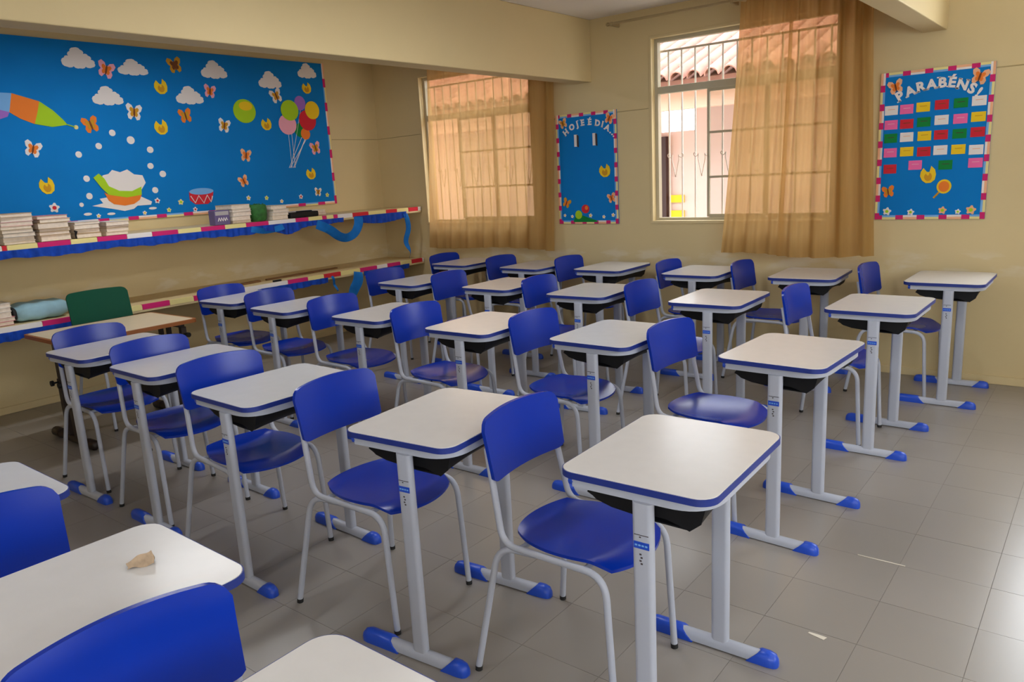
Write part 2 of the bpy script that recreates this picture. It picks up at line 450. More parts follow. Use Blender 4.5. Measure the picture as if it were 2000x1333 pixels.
for i, (a, b) in enumerate(SIDE + REAR):  # frames of the added, unseen side and rear openings
    f = MB(); t = 0.04
    if i < 2:
        for y in (a, (a + b) / 2 - t / 2, b - t): f.box(XR + 0.06, XR + 0.1, y, y + t, SZ0, SZ1)
        for z in (SZ0, SZ1 - t): f.box(XR + 0.065, XR + 0.095, a, b, z, z + t)
    else:
        for x in (a, (a + b) / 2 - t / 2, b - t): f.box(x, x + t, YF - 0.1, YF - 0.06, SZ0, SZ1)
        for z in (SZ0, SZ1 - t): f.box(a, b, YF - 0.095, YF - 0.065, z, z + t)
    tag(f.build('window_%d' % (4 + i), GREY_METAL), kind='structure')

# ------------------------------------------------------------------ curtains and rods
def curtain(name, top0, top1, bot0, bot1, ztop, zbot, y, folds, amp, seed, label, slit=None):
    rnd = random.Random(seed)
    ph = [rnd.uniform(0, 6.28) for _ in range(6)]
    nu, nv = 150, 26
    def fn(u, v):
        z = ztop + (zbot - ztop) * v
        a = top0 + (bot0 - top0) * v ** 1.2; b = top1 + (bot1 - top1) * v ** 1.2
        uu = u + 0.010 * math.sin(2 * math.pi * 2.3 * u + ph[0]) * (1 - 0.4 * v)
        x = a + (b - a) * uu
        wv = math.sin(2 * math.pi * folds * u + ph[1] + 0.6 * math.sin(3 * u + ph[2] + v)) * (0.75 + 0.35 * math.sin(5 * u + ph[3]))
        wv += 0.35 * math.sin(2 * math.pi * folds * 1.9 * u + ph[4] + 1.5 * v)
        A = amp * (1.0 - 0.25 * v)
        edge = 0.5 + 0.5 * min(1, u / 0.04, (1 - u) / 0.04)
        zz = z - (0.012 * math.sin(7 * u + ph[5]) * v)
        return (x, y - A * wv * edge, zz)
    mb = MB()
    if slit is None:
        mb.grid(nu, nv, fn)
    else:
        mb.grid(nu // 2, nv, lambda u, v: fn(u * slit, v))
        o2 = MB().grid(nu // 2, nv, lambda u, v: tuple(p + q for p, q in zip(fn(slit - 0.02 + u * (1.02 - slit), v), (0.0, -0.035, 0.0))))
        root = empty(name, ((bot0 + bot1) / 2, y, zbot)); tag(root, label, 'curtain')
        for m_ in (mb, o2):
            m_.v = [(p[0] - root.location.x, p[1] - root.location.y, p[2] - root.location.z) for p in m_.v]
            m_.build('curtain_panel', CURTAIN, root, smooth=80)
        return root
    return tag(mb.build(name, CURTAIN, smooth=80), label, 'curtain')
curtain('curtain', -5.03, -3.50, -5.165, -3.575, 2.650, 0.845, 6.250, 8, 0.034, 3, 'drawn amber sheer curtain over the window nearest the left wall')
curtain('curtain', -1.84, -0.935, -1.985, -0.855, 2.656, 0.845, 6.225, 7, 0.045, 11, 'amber sheer curtain pulled halfway across the barred window', slit=0.42)
def rod(x0, x1, z, label):
    r = empty('curtain_rod', ((x0 + x1) / 2, 6.25, z)); tag(r, label, 'curtain rod', 'curtain rods')
    cx = (x0 + x1) / 2
    MB().tube([(x0 - cx, 0, 0), (x1 - cx, 0, 0)], 0.010, 10).build('pole', ROD, r, smooth=40)
    for x in (x0 + 0.03, (x0 + x1) / 2, x1 - 0.03):
        MB().box(x - cx - 0.009, x - cx + 0.009, -0.012, YB - 6.25, -0.016, 0.012).build('bracket', ROD, r, bevel=0.002)
    for x, s in ((x0, -1), (x1, 1)):
        MB().tube([(x - cx, 0, 0), (x - cx + s * 0.012, 0, 0), (x - cx + s * 0.022, 0, 0)], [0.013, 0.015, 0.006], 10).build('finial', ROD, r, smooth=50)
rod(-5.36, -3.55, 2.668, 'curtain rod mostly hidden behind the ceiling beam')
rod(-2.95, -0.88, 2.675, 'thin curtain rod above the barred window')

# ------------------------------------------------------------------ ceiling lamps added unseen above the frame, to brighten the desk tops
LAMP_W = mat('white_enamel', (230, 230, 228), 0.4)
def added_fill_lamp(x, y, watts, label):
    r = empty('added_fill_lamp', (x, y, ZC)); tag(r, label, 'lamp', 'added ceiling fill lamps')
    MB().prism([(-0.10, 0.0), (-0.07, -0.05), (0.07, -0.05), (0.10, 0.0)], lambda u, v, d: (u, d, v), -0.62, 0.62).build('housing', LAMP_W, r, bevel=0.004)
    em = MATS.get('added_lit_tube')
    if em is None:
        em = mat('added_lit_tube', (255, 250, 240), 0.4)
        p = em.node_tree.nodes['Principled BSDF']; p.inputs['Emission Color'].default_value = (1, 0.95, 0.88, 1); p.inputs['Emission Strength'].default_value = 4.0
    for s in (-1, 1):
        MB().tube([(s * 0.04, -0.60, -0.068), (s * 0.04, 0.60, -0.068)], 0.014, 10).build('tube', em, r, smooth=40)
        for e in (-1, 1): MB().box(s * 0.04 - 0.012, s * 0.04 + 0.012, e * 0.605 - 0.012, e * 0.605 + 0.012, -0.085, -0.048).build('socket', LAMP_W, r)
    area_light('added_fill_light', (x, y, ZC - 0.10), (0, 0, -1), 0.16, 1.2, watts, (0.96, 0.98, 1.0))
added_fill_lamp(-4.55, 3.3, 27, 'added unseen fill lamp on the wall side of the left beam')
added_fill_lamp(-1.95, 3.3, 24, 'added unseen fill lamp between the beams, nearer the window wall')
added_fill_lamp(-1.95, 0.3, 18, 'added unseen fill lamp between the beams, above the nearest desks')
added_fill_lamp(0.95, 2.6, 8, 'added unseen fill lamp on the aisle side of the right beam')

# ------------------------------------------------------------------ school desk
DX, DY = 0.2205, 0.2755
def make_desk():
    r = empty('school_desk')
    outl = rrect(DX, DY, 0.052, 7)
    inner = rrect(DX - 0.0025, DY - 0.0025, 0.05, 7)
    # table top: laminate sheet proud of the blue edge band
    MB().prism(inner, XY, 0.7425, 0.760).build('tabletop', LAM, r, bevel=0.0012)
    n = len(outl); e = MB()
    vs = [(u, v, 0.7405) for u, v in outl] + [(u, v, 0.7585) for u, v in outl] + [(u, v, 0.7585) for u, v in inner] + [(u, v, 0.7405) for u, v in inner]
    fs = []
    for i in range(n):
        j = (i + 1) % n
        fs += [(i, j, n + j, n + i), (n + i, n + j, 2 * n + j, 2 * n + i), (3 * n + j, 3 * n + i, i, j), (2 * n + i, 2 * n + j, 3 * n + j, 3 * n + i)]
    e.add(vs, fs); e.build('edge_band', BLUE_EDGE, r, smooth=40)
    # bent steel rail under the top: two sides joined by a rounded front
    k = 0.198
    path = fillet([(-0.175, -0.250, 0), (k, -0.250, 0), (k, 0.250, 0), (-0.175, 0.250, 0)], 0.10, 10)
    rail = MB(); m = len(path); hw, z0, z1 = 0.0125, 0.714, 0.7415
    vs = []; 
    for i, p in enumerate(path):
        a = path[max(i - 1, 0)]; b = path[min(i + 1, m - 1)]; t = (b - a).normalized(); nn = Vector((-t.y, t.x, 0))
        for s_, zz in ((1, z0), (1, z1), (-1, z1), (-1, z0)): vs.append((p.x + nn.x * hw * s_, p.y + nn.y * hw * s_, zz))
    fs = [(i * 4 + q, i * 4 + (q + 1) % 4, i * 4 + 4 + (q + 1) % 4, i * 4 + 4 + q) for i in range(m - 1) for q in range(4)] + [(3, 2, 1, 0), tuple((m - 1) * 4 + q for q in range(4))]
    rail.add(vs, fs); rail.build('under_rail', STEEL, r, smooth=35)
    for s in (-1, 1):
        MB().tube([(-0.172, s * 0.250, 0.7275), (-0.188, s * 0.250, 0.7275)], 0.013, 8).build('rail_plug', BLUE_CAP, r, smooth=40)
    for s in (-1, 1):
        y = s * 0.260
        lg = MB().prism(rrect(0.029, 0.0145, 0.0140, 5, 0.034, y), XY, 0.030, 0.7150).build('leg', STEEL, r, smooth=40)
        if s < 0:
            yy = y - 0.0152
            MB().box(0.012, 0.056, yy, yy + 0.001, 0.592, 0.611).build('sticker', BLUE_CAP, lg)
            tx = MB()
            for q in range(4): tx.box(0.016 + q * 0.0095, 0.0225 + q * 0.0095, yy - 0.0004, yy, 0.599, 0.6035)
            tx.build('sticker_print', P_LBLUE, lg)
            pr = MB(); pr.box(0.014, 0.054, yy + 0.0002, yy + 0.001, 0.6285, 0.6305).box(0.028, 0.033, yy + 0.0002, yy + 0.001, 0.622, 0.6255)
            for q, z in enumerate((0.574, 0.565, 0.556, 0.548)): pr.box(0.028 + 0.003 * (q % 2), 0.034 + 0.003 * (q % 2), yy + 0.0002, yy + 0.001, z, z + 0.0045)
            pr.build('printed_marks', P_INK, lg)
        # foot: flattened tube along x with blue shoes
        ft = MB(); prof = [(-0.019, 0.004), (-0.019, 0.020), (-0.013, 0.033), (0.0, 0.038), (0.013, 0.033), (0.019, 0.020), (0.019, 0.004)]
        ft.prism(prof, lambda u, v, d, y=y: (d, y + u, v), -0.150, 0.165)
        fo = ft.build('foot', STEEL, r, smooth=50)
        for end in (-1, 1):
            # shoe: sleeve with a slanting top cut and a domed end
            L_in, L_out = (0.155, 0.222) if end > 0 else (0.085, 0.222)
            sh = MB(); rings = []
            sp = [(-0.0235, 0.0), (-0.0235, 0.023), (-0.016, 0.0385), (0.0, 0.0440), (0.016, 0.0385), (0.0235, 0.023), (0.0235, 0.0)]
            for q, (xx, sc) in enumerate(((0, 1.0), (L_out - 0.030, 1.0), (L_out - 0.012, 0.88), (L_out - 0.003, 0.62), (L_out, 0.3))):
                ring = []
                for u, v in sp:
                    if q == 0: X_ = L_in - 0.030 + 0.045 * (v / 0.0440)
                    else: X_ = xx
                    ring.append((end * X_, y + u * (sc if q else 1), v * (1 if q < 2 else sc)))
                rings.append(ring)
            ns = len(sp); vs = [p for rg in rings for p in rg]
            fs = [(i * ns + q, i * ns + (q + 1) % ns, (i + 1) * ns + (q + 1) % ns, (i + 1) * ns + q) for i in range(len(rings) - 1) for q in range(ns)]
            fs += [tuple(range(ns)), tuple((len(rings) - 1) * ns + q for q in range(ns))]
            sh.add(vs, fs); sh.build('foot_cap', BLUE_CAP, fo, smooth=50)
    # book tray: open plastic trough hung under the top, with arched side walls
    tr = MB(); th = 0.004
    prof = [(-0.150, 0.690), (-0.125, 0.672), (-0.08, 0.660), (0.05, 0.648), (0.140, 0.646), (0.172, 0.672), (0.180, 0.708)]
    def trf(off):
        def fn(u, v):
            t = u * (len(prof) - 1); i = min(int(t), len(prof) - 2); f = t - i
            x = prof[i][0] * (1 - f) + prof[i + 1][0] * f; z = prof[i][1] * (1 - f) + prof[i + 1][1] * f
            yv = (v * 2 - 1) * 0.222
            return (x, yv, z + off + 0.016 * (1 - (v * 2 - 1) ** 2))
        return fn
    tr.shell(13, 9, trf(th), trf(0)); to = tr.build('book_tray', BLACK, r, smooth=50)
    for s in (-1, 1):
        sw = MB(); poly = [(-0.140, 0.712), (-0.153, 0.690), (-0.12, 0.674), (-0.08, 0.664), (-0.02, 0.660), (0.03, 0.664), (0.08, 0.663), (0.115, 0.654), (0.142, 0.645), (0.172, 0.670), (0.184, 0.712)]
        sw.prism(poly, lambda u, v, d: (u, d, v), s * 0.222 - 0.002, s * 0.222 + 0.002); sw.build('tray_side', BLACK, to)
    return r

# ------------------------------------------------------------------ chair
def seat_fn(dz, hx=0.205, hy=0.186):
    def fn(u, v):
        a, b = u * 2 - 1, v * 2 - 1
        x = a * math.sqrt(1 - 0.36 * b * b) * hx * 1.03
        y = b * math.sqrt(1 - (0.38 if a < 0 else 0.33) * a * a) * hy * (1.0 - 0.05 * (a < 0) * a * a)
        z = 0.452 - 0.012 * (1 - b * b) * (1 - a * a) + 0.006 * b * b
        if a > 0.62: z -= 0.085 * (a - 0.62) ** 1.3
        if a < -0.7: z += 0.05 * (-a - 0.7) ** 1.5
        return (x + 0.003, y, z + dz)
    return fn
def back_fn(dx, h0, h1, hw, arch, square):
    def fn(u, v):
        a, b = u * 2 - 1, v * 2 - 1
        y = a * hw * (1.0 + (0.015 * b if not square else 0.0))
        zz = (h0 + h1) / 2 + b * (h1 - h0) / 2
        q = max(0.0, (abs(a) - 0.80) / 0.20)
        if b > 0: zz -= (arch * a * a + 0.034 * (1 - math.sqrt(1 - 0.98 * q * q))) * b
        else: zz += (0.016 * (1 - math.sqrt(1 - 0.98 * q * q))) * -b
        x = -0.232 - 0.16 * (zz - h0) + 0.026 * a * a
        return (x + dx, y, zz)
    return fn
def make_chair(name, plastic, h0=0.628, h1=0.832, hw=0.193, arch=0.014, square=False):
    r = empty(name)
    MB().shell(19, 17, seat_fn(0.0), seat_fn(-0.010)).build('seat', plastic, r, smooth=60)
    MB().shell(41, 11, back_fn(0.0065, h0, h1, hw, arch, square), back_fn(-0.0065, h0, h1, hw, arch, square)).build('backrest', plastic, r, smooth=60)
    top = h0 + 0.5 * (h1 - h0)
    for s in (-1, 1):
        p = fillet([(0.196, s * 0.194, 0.012), (0.172, s * 0.189, 0.432), (-0.188, s * 0.188, 0.434), (-0.228 - 0.16 * (top - h0) + 0.004, s * 0.172, top)], [0, 0.070, 0.052, 0], 8)
        fr = MB().tube(p, 0.0108, 10).build('side_frame', STEEL, r, smooth=50)
        MB().tube([(0.1965, s * 0.194, 0.0), (0.1958, s * 0.194, 0.015)], 0.0120, 10).build('foot_tip', RUBBER, fr, smooth=50)
        q = fillet([(-0.070, s * 0.176, 0.424), (-0.205, s * 0.190, 0.424), (-0.272, s * 0.243, 0.012)], [0, 0.085, 0], 8)
        lg = MB().tube(q, 0.0108, 10).build('rear_leg', STEEL, r, smooth=50)
        MB().tube([(-0.2725, s * 0.2435, 0.0), (-0.271, s * 0.2425, 0.015)], 0.0120, 10).build('foot_tip', RUBBER, lg, smooth=50)
    for x in (0.10, -0.13):
        MB().tube([(x, -0.19, 0.428), (x, 0.19, 0.428)], 0.009, 8).build('cross_bar', STEEL, r, smooth=50)
    return r

DESKS = {'c0l1': (-0.478, 2.405, 1.7), 'c0l2': (-0.586, 3.71, -2.5), 'c0l3': (-0.522, 4.915, -0.8), 'c0l4': (-0.359, 5.976, -0.4),
 'c1l1': (-1.285, 2.335, 5.0), 'c1l2': (-1.440, 3.706, -0.5), 'c1l3': (-1.388, 4.831, 1.1), 'c1l4': (-1.203, 5.932, 2.5),
 'c2l1': (-2.19, 2.302, -1.5), 'c2l2': (-2.22, 3.653, 0.7), 'c2l3': (-2.264, 4.824, 2.3), 'c2l4': (-1.976, 5.886, 0.6),
 'c3l1': (-3.008, 2.358, -1.0), 'c3l2': (-3.033, 3.682, 0.6), 'c3l3': (-3.041, 4.868, 0.1), 'c3l4': (-2.786, 5.938, 0.3),
 'c4l1': (-3.713, 2.354, 1.3), 'c4l2': (-3.844, 3.656, -2.0), 'c4l3': (-3.874, 4.816, -3.0), 'c4l4': (-3.493, 5.863, -2.0),
 'c5l2': (-4.573, 3.714, 3.0), 'c5l4': (-4.343, 5.904, -0.4),
 'a': (-1.965, 1.06, 0.0), 'b': (-1.14, 1.074, -1.0), 'c': (-0.39, 1.025, 0.0)}
CHAIRS = {'c0l1': (-0.768, 2.385, 1.0), 'c1l1': (-1.60, 2.31, -6.0), 'c2l1': (-2.385, 2.286, -5.0), 'c3l1': (-3.113, 2.334, -4.7), 'c4l1': (-3.839, 2.376, -5.4),
 'c5l2': (-4.66, 3.698, -0.5), 'c4l2': (-4.018, 3.694, -3.3), 'c3l2': (-3.31, 3.666, -2.9), 'c2l2': (-2.512, 3.637, -2.0), 'c1l2': (-1.705, 3.70, -3.0), 'c0l2': (-0.922, 3.711, -5.2),
 'c4l3': (-4.065, 4.816, -4.4), 'c3l3': (-3.365, 4.852, 0.1), 'c2l3': (-2.495, 4.84, -1.2), 'c1l3': (-1.689, 4.837, -7.1), 'c0l3': (-0.744, 4.945, -2.4),
 'c5l4': (-4.385, 5.867, -1.8), 'c4l4': (-3.662, 5.848, -3.6), 'c3l4': (-2.995, 5.95, -2.7), 'c2l4': (-2.02, 5.882, -1.0), 'c1l4': (-1.462, 5.946, -7.0), 'c0l4': (-0.613, 5.98, -5.0),
 'b': (-1.435, 1.05, -2.0), 'c': (-0.60, 1.03, -3.0)}
LINES = {'4': 'line against the window wall', '3': 'second line from the window wall', '2': 'third line from the window wall', '1': 'fourth line from the window wall'}
POS = {'0': 'rightmost', '1': 'second from right', '2': 'third from right', '3': 'fourth from right', '4': 'fifth from right', '5': 'leftmost'}
def pos_words(k):
    c, l = k[1], k[3]
    w = POS[c]
    if l in '13' and c == '4': w = 'leftmost'
    return '%s of the %s' % (w, LINES[l])
FRONT_D = {'a': 'school desk cut off by the left edge, nearest line to the camera', 'b': 'school desk with the crumpled paper on it, nearest line to the camera', 'c': 'school desk cut off by the bottom edge, rightmost of the nearest line'}
FRONT_C = {'b': 'blue chair cut off by the left edge, behind the desk with crumpled paper', 'c': 'largest blue chair back, cut off by the bottom edge'}
desk0 = make_desk(); chair0 = make_chair('school_chair', BLUE)
for i, (k, (x, y, a)) in enumerate(DESKS.items()):
    o = desk0 if i == 0 else copy_tree(desk0)
    o.location = (x, y, 0); o.rotation_euler = (0, 0, R(a))
    tag(o, FRONT_D[k] if len(k) == 1 else 'white school desk, ' + pos_words(k), 'desk', 'white school desks with blue edges')
for i, (k, (x, y, a)) in enumerate(CHAIRS.items()):
    o = chair0 if i == 0 else copy_tree(chair0)
    dx_, dy_, da_ = DESKS[k]                    # a chair slid between the two desk legs stays clear of the foot bars
    y = min(max(y, dy_ - 0.016), dy_ + 0.016) if abs(x - dx_) < 0.40 else y
    a = min(max(a, da_ - 3.5), da_ + 3.5) if abs(x - dx_) < 0.40 else a
    o.location = (x, y, 0); o.rotation_euler = (0, 0, R(a))
    tag(o, FRONT_C[k] if len(k) == 1 else 'blue plastic school chair, ' + pos_words(k), 'chair', 'blue plastic school chairs')
gc = make_chair('green_chair', GREEN_PL, 0.63, 0.905, 0.205, 0.006, True)
gc.location = (-4.90, 2.90, 0); gc.rotation_euler = (0, 0, R(-2)); tag(gc, 'dark green plastic chair behind the brown-edged table', 'chair')

# ------------------------------------------------------------------ brown adjustable table
tb = empty('adjustable_table', (-4.72, 2.79, 0)); tag(tb, 'beige table with brown edge and black adjustable legs by the shelves', 'table')
MB().prism(rrect(0.296, 0.406, 0.02, 4), XY, 0.678, 0.701).build('tabletop', BEIGE_LAM, tb, bevel=0.001)
eo, ei = rrect(0.315, 0.425, 0.03, 5), rrect(0.297, 0.407, 0.02, 5)
n = len(eo); e = MB()
e.add([(u, v, 0.676) for u, v in eo] + [(u, v, 0.700) for u, v in eo] + [(u, v, 0.700) for u, v in ei] + [(u, v, 0.676) for u, v in ei],
      [f for i in range(n) for j in [(i + 1) % n] for f in ((i, j, n + j, n + i), (n + i, n + j, 2 * n + j, 2 * n + i), (3 * n + j, 3 * n + i, i, j), (2 * n + i, 2 * n + j, 3 * n + j, 3 * n + i))])
e.build('edge_band', BROWN_EDGE, tb, smooth=40)
for s in (-1, 1):
    y = s * 0.345
    MB().box(-0.24, 0.24, y - 0.02, y + 0.02, 0.646, 0.677).build('under_rail', BROWN_BLACK, tb, bevel=0.003)
    for xx in (-0.055, 0.055):
        MB().box(xx - 0.024, xx + 0.024, y - 0.017, y + 0.017, 0.04, 0.42).build('outer_leg', BROWN_BLACK, tb, bevel=0.004)
        lg = MB().box(xx - 0.018, xx + 0.018, y - 0.012, y + 0.012, 0.42, 0.648).build('inner_leg', BROWN_BLACK, tb, bevel=0.003)
        MB().tube([(xx, y - s * -0.017, 0.40), (xx, y + s * 0.045, 0.40), (xx, y + s * 0.046, 0.40), (xx, y + s * 0.062, 0.40)], [0.006, 0.006, 0.018, 0.018], 10).build('knob', BLACK, lg, smooth=40)
    MB().tube([(0.25, y, 0.60), (0.30, y, 0.60), (0.301, y, 0.60), (0.318, y, 0.60)], [0.006, 0.006, 0.017, 0.017], 10).build('knob', BLACK, tb, smooth=40)
    MB().box(0.225, 0.262, y - 0.018, y + 0.018, 0.585, 0.65).build('clamp', BROWN_BLACK, tb, bevel=0.003)
    ft = MB().tube([(-0.28, y, 0.028), (0.28, y, 0.028)], 0.026, 12).build('foot', BROWN_BLACK, tb, smooth=50)
    for d in (-1, 1):
        MB().tube([(d * 0.20, y, 0.0315), (d * 0.285, y, 0.0315), (d * 0.305, y, 0.0315), (d * 0.312, y, 0.0315)], [0.0310, 0.0315, 0.022, 0.008], 12).build('foot_cap', BROWN_BLACK, ft, smooth=50)
MB().box(0.042, 0.076, -0.345, 0.345, 0.20, 0.235).build('stretcher', BROWN_BLACK, tb, bevel=0.003)

# ------------------------------------------------------------------ shelves along the left wall
def ruffle(parent, y0, y1, x, ztop, h, m, name='crepe_ruffle', seed=0, hfun=None):
    rnd = random.Random(seed); n = max(8, int((y1 - y0) / 0.012))
    ph = [rnd.uniform(0, 6) for _ in range(4)]
    def base(u, v, off):
        y = y0 + (y1 - y0) * u
        w = math.sin(y * 95 + ph[0] + 1.3 * math.sin(y * 23 + ph[1])) * 0.007 * (0.4 + v) + 0.004 * math.sin(y * 41 + ph[2])
        hh = h * (1 + 0.12 * math.sin(y * 9 + ph[3]) + 0.06 * math.sin(y * 37)) if hfun is None else hfun(u)
        return (x + 0.010 + w + off, y, ztop - hh * v)
    return MB().shell(n, 5, lambda u, v: base(u, v, 0.0006), lambda u, v: base(u, v, -0.0006)).build(name, m, parent, smooth=70)
def ribbon(parent, pts, w, m, name='crepe_streamer', twist=0.0):
    """hanging paper band: pts (y, z) on the shelf front; width w along z/y with a soft twist"""
    mb = MB(); n = len(pts); x0 = FX
    def base(i_u, v, off):
        t = i_u * (n - 1); i = min(int(t), n - 2); f = t - i
        y = pts[i][0] * (1 - f) + pts[i + 1][0] * f; z = pts[i][1] * (1 - f) + pts[i + 1][1] * f
        dy = pts[i + 1][0] - pts[i][0]; dz = pts[i + 1][1] - pts[i][1]; L = math.hypot(dy, dz)
        nx, nz = -dz / L, dy / L
        a = twist * math.sin(i_u * 5)
        s = (v - 0.5) * w
        return (x0 + 0.014 + 0.012 * math.sin(9 * i_u) + s * math.sin(a) + off, y + nx * s * math.cos(a), z + nz * s * math.cos(a))
    mb.shell(40, 4, lambda u, v: base(u, v, 0.0006), lambda u, v: base(u, v, -0.0006))
    return mb.build(name, m, parent, smooth=70)
def smooth_path(ctrl, n=8):
    out = []
    P = [ctrl[0]] + ctrl + [ctrl[-1]]
    for i in range(1, len(P) - 2):
        for k in range(n):
            t = k / n
            out.append(tuple(0.5 * (2 * P[i][d] + (P[i + 1][d] - P[i - 1][d]) * t + (2 * P[i - 1][d] - 5 * P[i][d] + 4 * P[i + 1][d] - P[i + 2][d]) * t * t + (3 * P[i][d] - P[i - 1][d] - 3 * P[i + 1][d] + P[i + 2][d]) * t ** 3) for d in (0, 1)))
    out.append(ctrl[-1]); return out
def border(parent, segs, x, ztop, h):
    for y0, y1, m in segs:
        mb = MB()
        mb.box(x, x + 0.003, y0 + 0.002, y1 - 0.002, ztop - h, ztop + 0.003).box(x - 0.022, x, y0 + 0.002, y1 - 0.002, ztop, ztop + 0.003)
        mb.build('paper_strip', m, parent)
Y_END = 6.345
FX = -5.33
def segments(marks, y0, y1):
    """magenta stretches given; pale yellow / white fill between"""
    out = []; cur = y0; k = 0
    for a, b, m in marks:
        if a - cur > 0.02: out.append((cur, a, (P_YEL, P_YEL, P_WHITE)[k % 3])); k += 1
        out.append((a, b, m)); cur = b
    if y1 - cur > 0.02: out.append((cur, y1, P_WHITE))
    return out
up = empty('wall_shelf', (0, 0, 0)); tag(up, 'upper concrete wall shelf with paper border and blue ruffle under the picture board', 'shelf')
UZ = 1.252
MB().box(XL, FX, 1.2, Y_END, UZ - 0.055, UZ).build('slab', SHELF, up, bevel=0.004)
border(up, segments([(1.65, 1.86, P_MAG), (2.05, 2.26, P_MAG), (2.44, 2.47, P_RED), (2.656, 2.87, P_MAG), (3.05, 3.265, P_MAG), (3.455, 3.664, P_MAG), (3.857, 4.07, P_MAG), (4.265, 4.485, P_MAG), (4.766, 4.905, P_MAG), (5.06, 5.11, P_MAG), (5.19, 5.24, P_MAG), (5.42, 5.62, P_RED), (5.85, 6.0, P_RED), (6.16, 6.30, P_RED)], 1.2, Y_END), FX, UZ, 0.036)
ruffle(up, 1.2, 4.42, FX, UZ - 0.030, 0.060, CREPE, seed=1)
ruffle(up, 4.42, 5.02, FX, UZ - 0.030, 0.06, CREPE, seed=2, hfun=lambda u: 0.045 + 0.055 * math.exp(-((u - 0.42) / 0.22) ** 2))
ruffle(up, 5.02, 5.30, FX, UZ - 0.030, 0.04, CREPE, seed=5)
ruffle(up, 5.44, 6.12, FX, UZ - 0.030, 0.06, CREPE, seed=3, hfun=lambda u: 0.055 + 0.035 * math.sin(u * 3.1))
ribbon(up, smooth_path([(4.98, 1.185), (5.10, 1.13), (5.22, 1.055), (5.32, 1.03), (5.41, 1.06), (5.46, 1.14), (5.47, 1.215)]), 0.085, CREPE_L, twist=0.5)
ribbon(up, smooth_path([(4.30, 1.20), (4.42, 1.175), (4.54, 1.18), (4.62, 1.20)]), 0.05, CREPE_L, twist=0.3)
ribbon(up, smooth_path([(6.10, 1.20), (6.12, 1.05), (6.09, 0.92), (6.12, 0.82), (6.10, 0.745)]), 0.05, CREPE_L, twist=0.8)

lo = empty('wall_shelf', (0, 0, 0)); tag(lo, 'lower concrete wall shelf with paper border, below the other shelf', 'shelf')
LZ = 0.715; FXU = FX; FX = -5.345
MB().box(XL, FX, 1.2, Y_END, LZ - 0.055, LZ).build('slab', SHELF, lo, bevel=0.004)
border(lo, segments([(1.6, 1.8, P_MAG), (2.15, 2.33, P_MAG), (2.60, 2.80, P_MAG), (3.30, 3.52, P_MAG), (3.72, 3.90, P_MAG), (4.62, 4.84, P_MAG), (5.02, 5.22, P_RED), (5.46, 5.68, P_MAG), (5.82, 6.00, P_MAG), (6.16, 6.32, P_RED)], 1.2, Y_END), FX, LZ, 0.036)
ruffle(lo, 1.2, 2.95, FX, LZ - 0.030, 0.062, CREPE, seed=7)
ruffle(lo, 4.30, 5.06, FX, LZ - 0.030, 0.055, CREPE, seed=8)
ruffle(lo, 5.50, 6.12, FX, LZ - 0.030, 0.05, CREPE, seed=9)
ribbon(lo, smooth_path([(5.42, 0.69), (5.40, 0.60), (5.36, 0.52), (5.30, 0.44), (5.29, 0.36)]), 0.10, CREPE_L, twist=0.4)
ribbon(lo, smooth_path([(5.10, 0.69), (5.13, 0.61), (5.15, 0.54)]), 0.025, CREPE_L, twist=0.3)

# books ---------------------------------------------------------------
COVERS = [mat('book_cover_%s' % n, c, 0.5) for n, c in (('cream', (206, 190, 160)), ('white', (222, 214, 206)), ('pink', (196, 120, 128)), ('grey', (150, 146, 146)), ('maroon', (120, 40, 52)), ('tan', (180, 150, 108)))]
def book(y0, y1, x1, depth, z, th, cover, label, group, rz=0.0):
    """closed book lying flat: page block between two covers, spine at the wall side; page edges face the room"""
    w = y1 - y0; o = MB()
    t = 0.0022
    o.box(-depth, 0, -w / 2, w / 2, 0, t).box(-depth, 0, -w / 2, w / 2, th - t, th).box(-depth, -depth + t, -w / 2, w / 2, t, th - t)
    r = o.build('book', cover); r.location = (x1, (y0 + y1) / 2, z); r.rotation_euler = (0, 0, rz)
    MB().box(-depth + t, -0.004, -w / 2 + 0.004, w / 2 - 0.004, t, th - t).build('page_block', PAGES, r)
    tag(r, label, 'book', group)
def stack(y0, y1, x1, zb, height, n, where, group, seed, covers=None):
    rnd = random.Random(seed); ths = [rnd.uniform(0.7, 1.4) for _ in range(n)]; s = sum(ths); z = zb
    for i, t in enumerate(ths):
        th = t / s * height
        dy = rnd.uniform(-0.010, 0.010); dx = rnd.uniform(-0.02, 0.0)
        word = 'bottom book' if i == 0 else ('top book' if i == n - 1 else ORD[i + 1] + ' book from the bottom')
        c = (covers or COVERS)[rnd.randrange(len(covers or COVERS))]
        book(y0 + 0.006 + dy, y1 - 0.006 + dy, x1 + dx, 0.26 + rnd.uniform(-0.02, 0.02), z, th - 0.0006, c, '%s of %s' % (word, where), group, R(rnd.uniform(-2.5, 2.5)))
        z += th
UB = UZ + 0.0032
SX = -5.385
LIGHTC = [COVERS[0], COVERS[1], COVERS[2], COVERS[1], COVERS[5]]
stack(2.475, 2.685, SX, UB, 0.205, 8, 'the leftmost and tallest book stack on the upper shelf', 'books on the upper shelf', 21, COVERS)
stack(2.70, 2.915, SX, UB, 0.175, 6, 'the second book stack from the left, upper shelf', 'books on the upper shelf', 22, LIGHTC)
stack(2.935, 3.125, SX, UB, 0.115, 4, 'the third book stack from the left, upper shelf', 'books on the upper shelf', 23, LIGHTC)
stack(3.145, 3.325, SX, UB, 0.10, 4, 'the fourth book stack from the left, upper shelf', 'books on the upper shelf', 24, LIGHTC)
stack(4.185, 4.375, SX, UB, 0.155, 5, 'the white book stack beside the green pot', 'books on the upper shelf', 25, [COVERS[1], COVERS[0]])
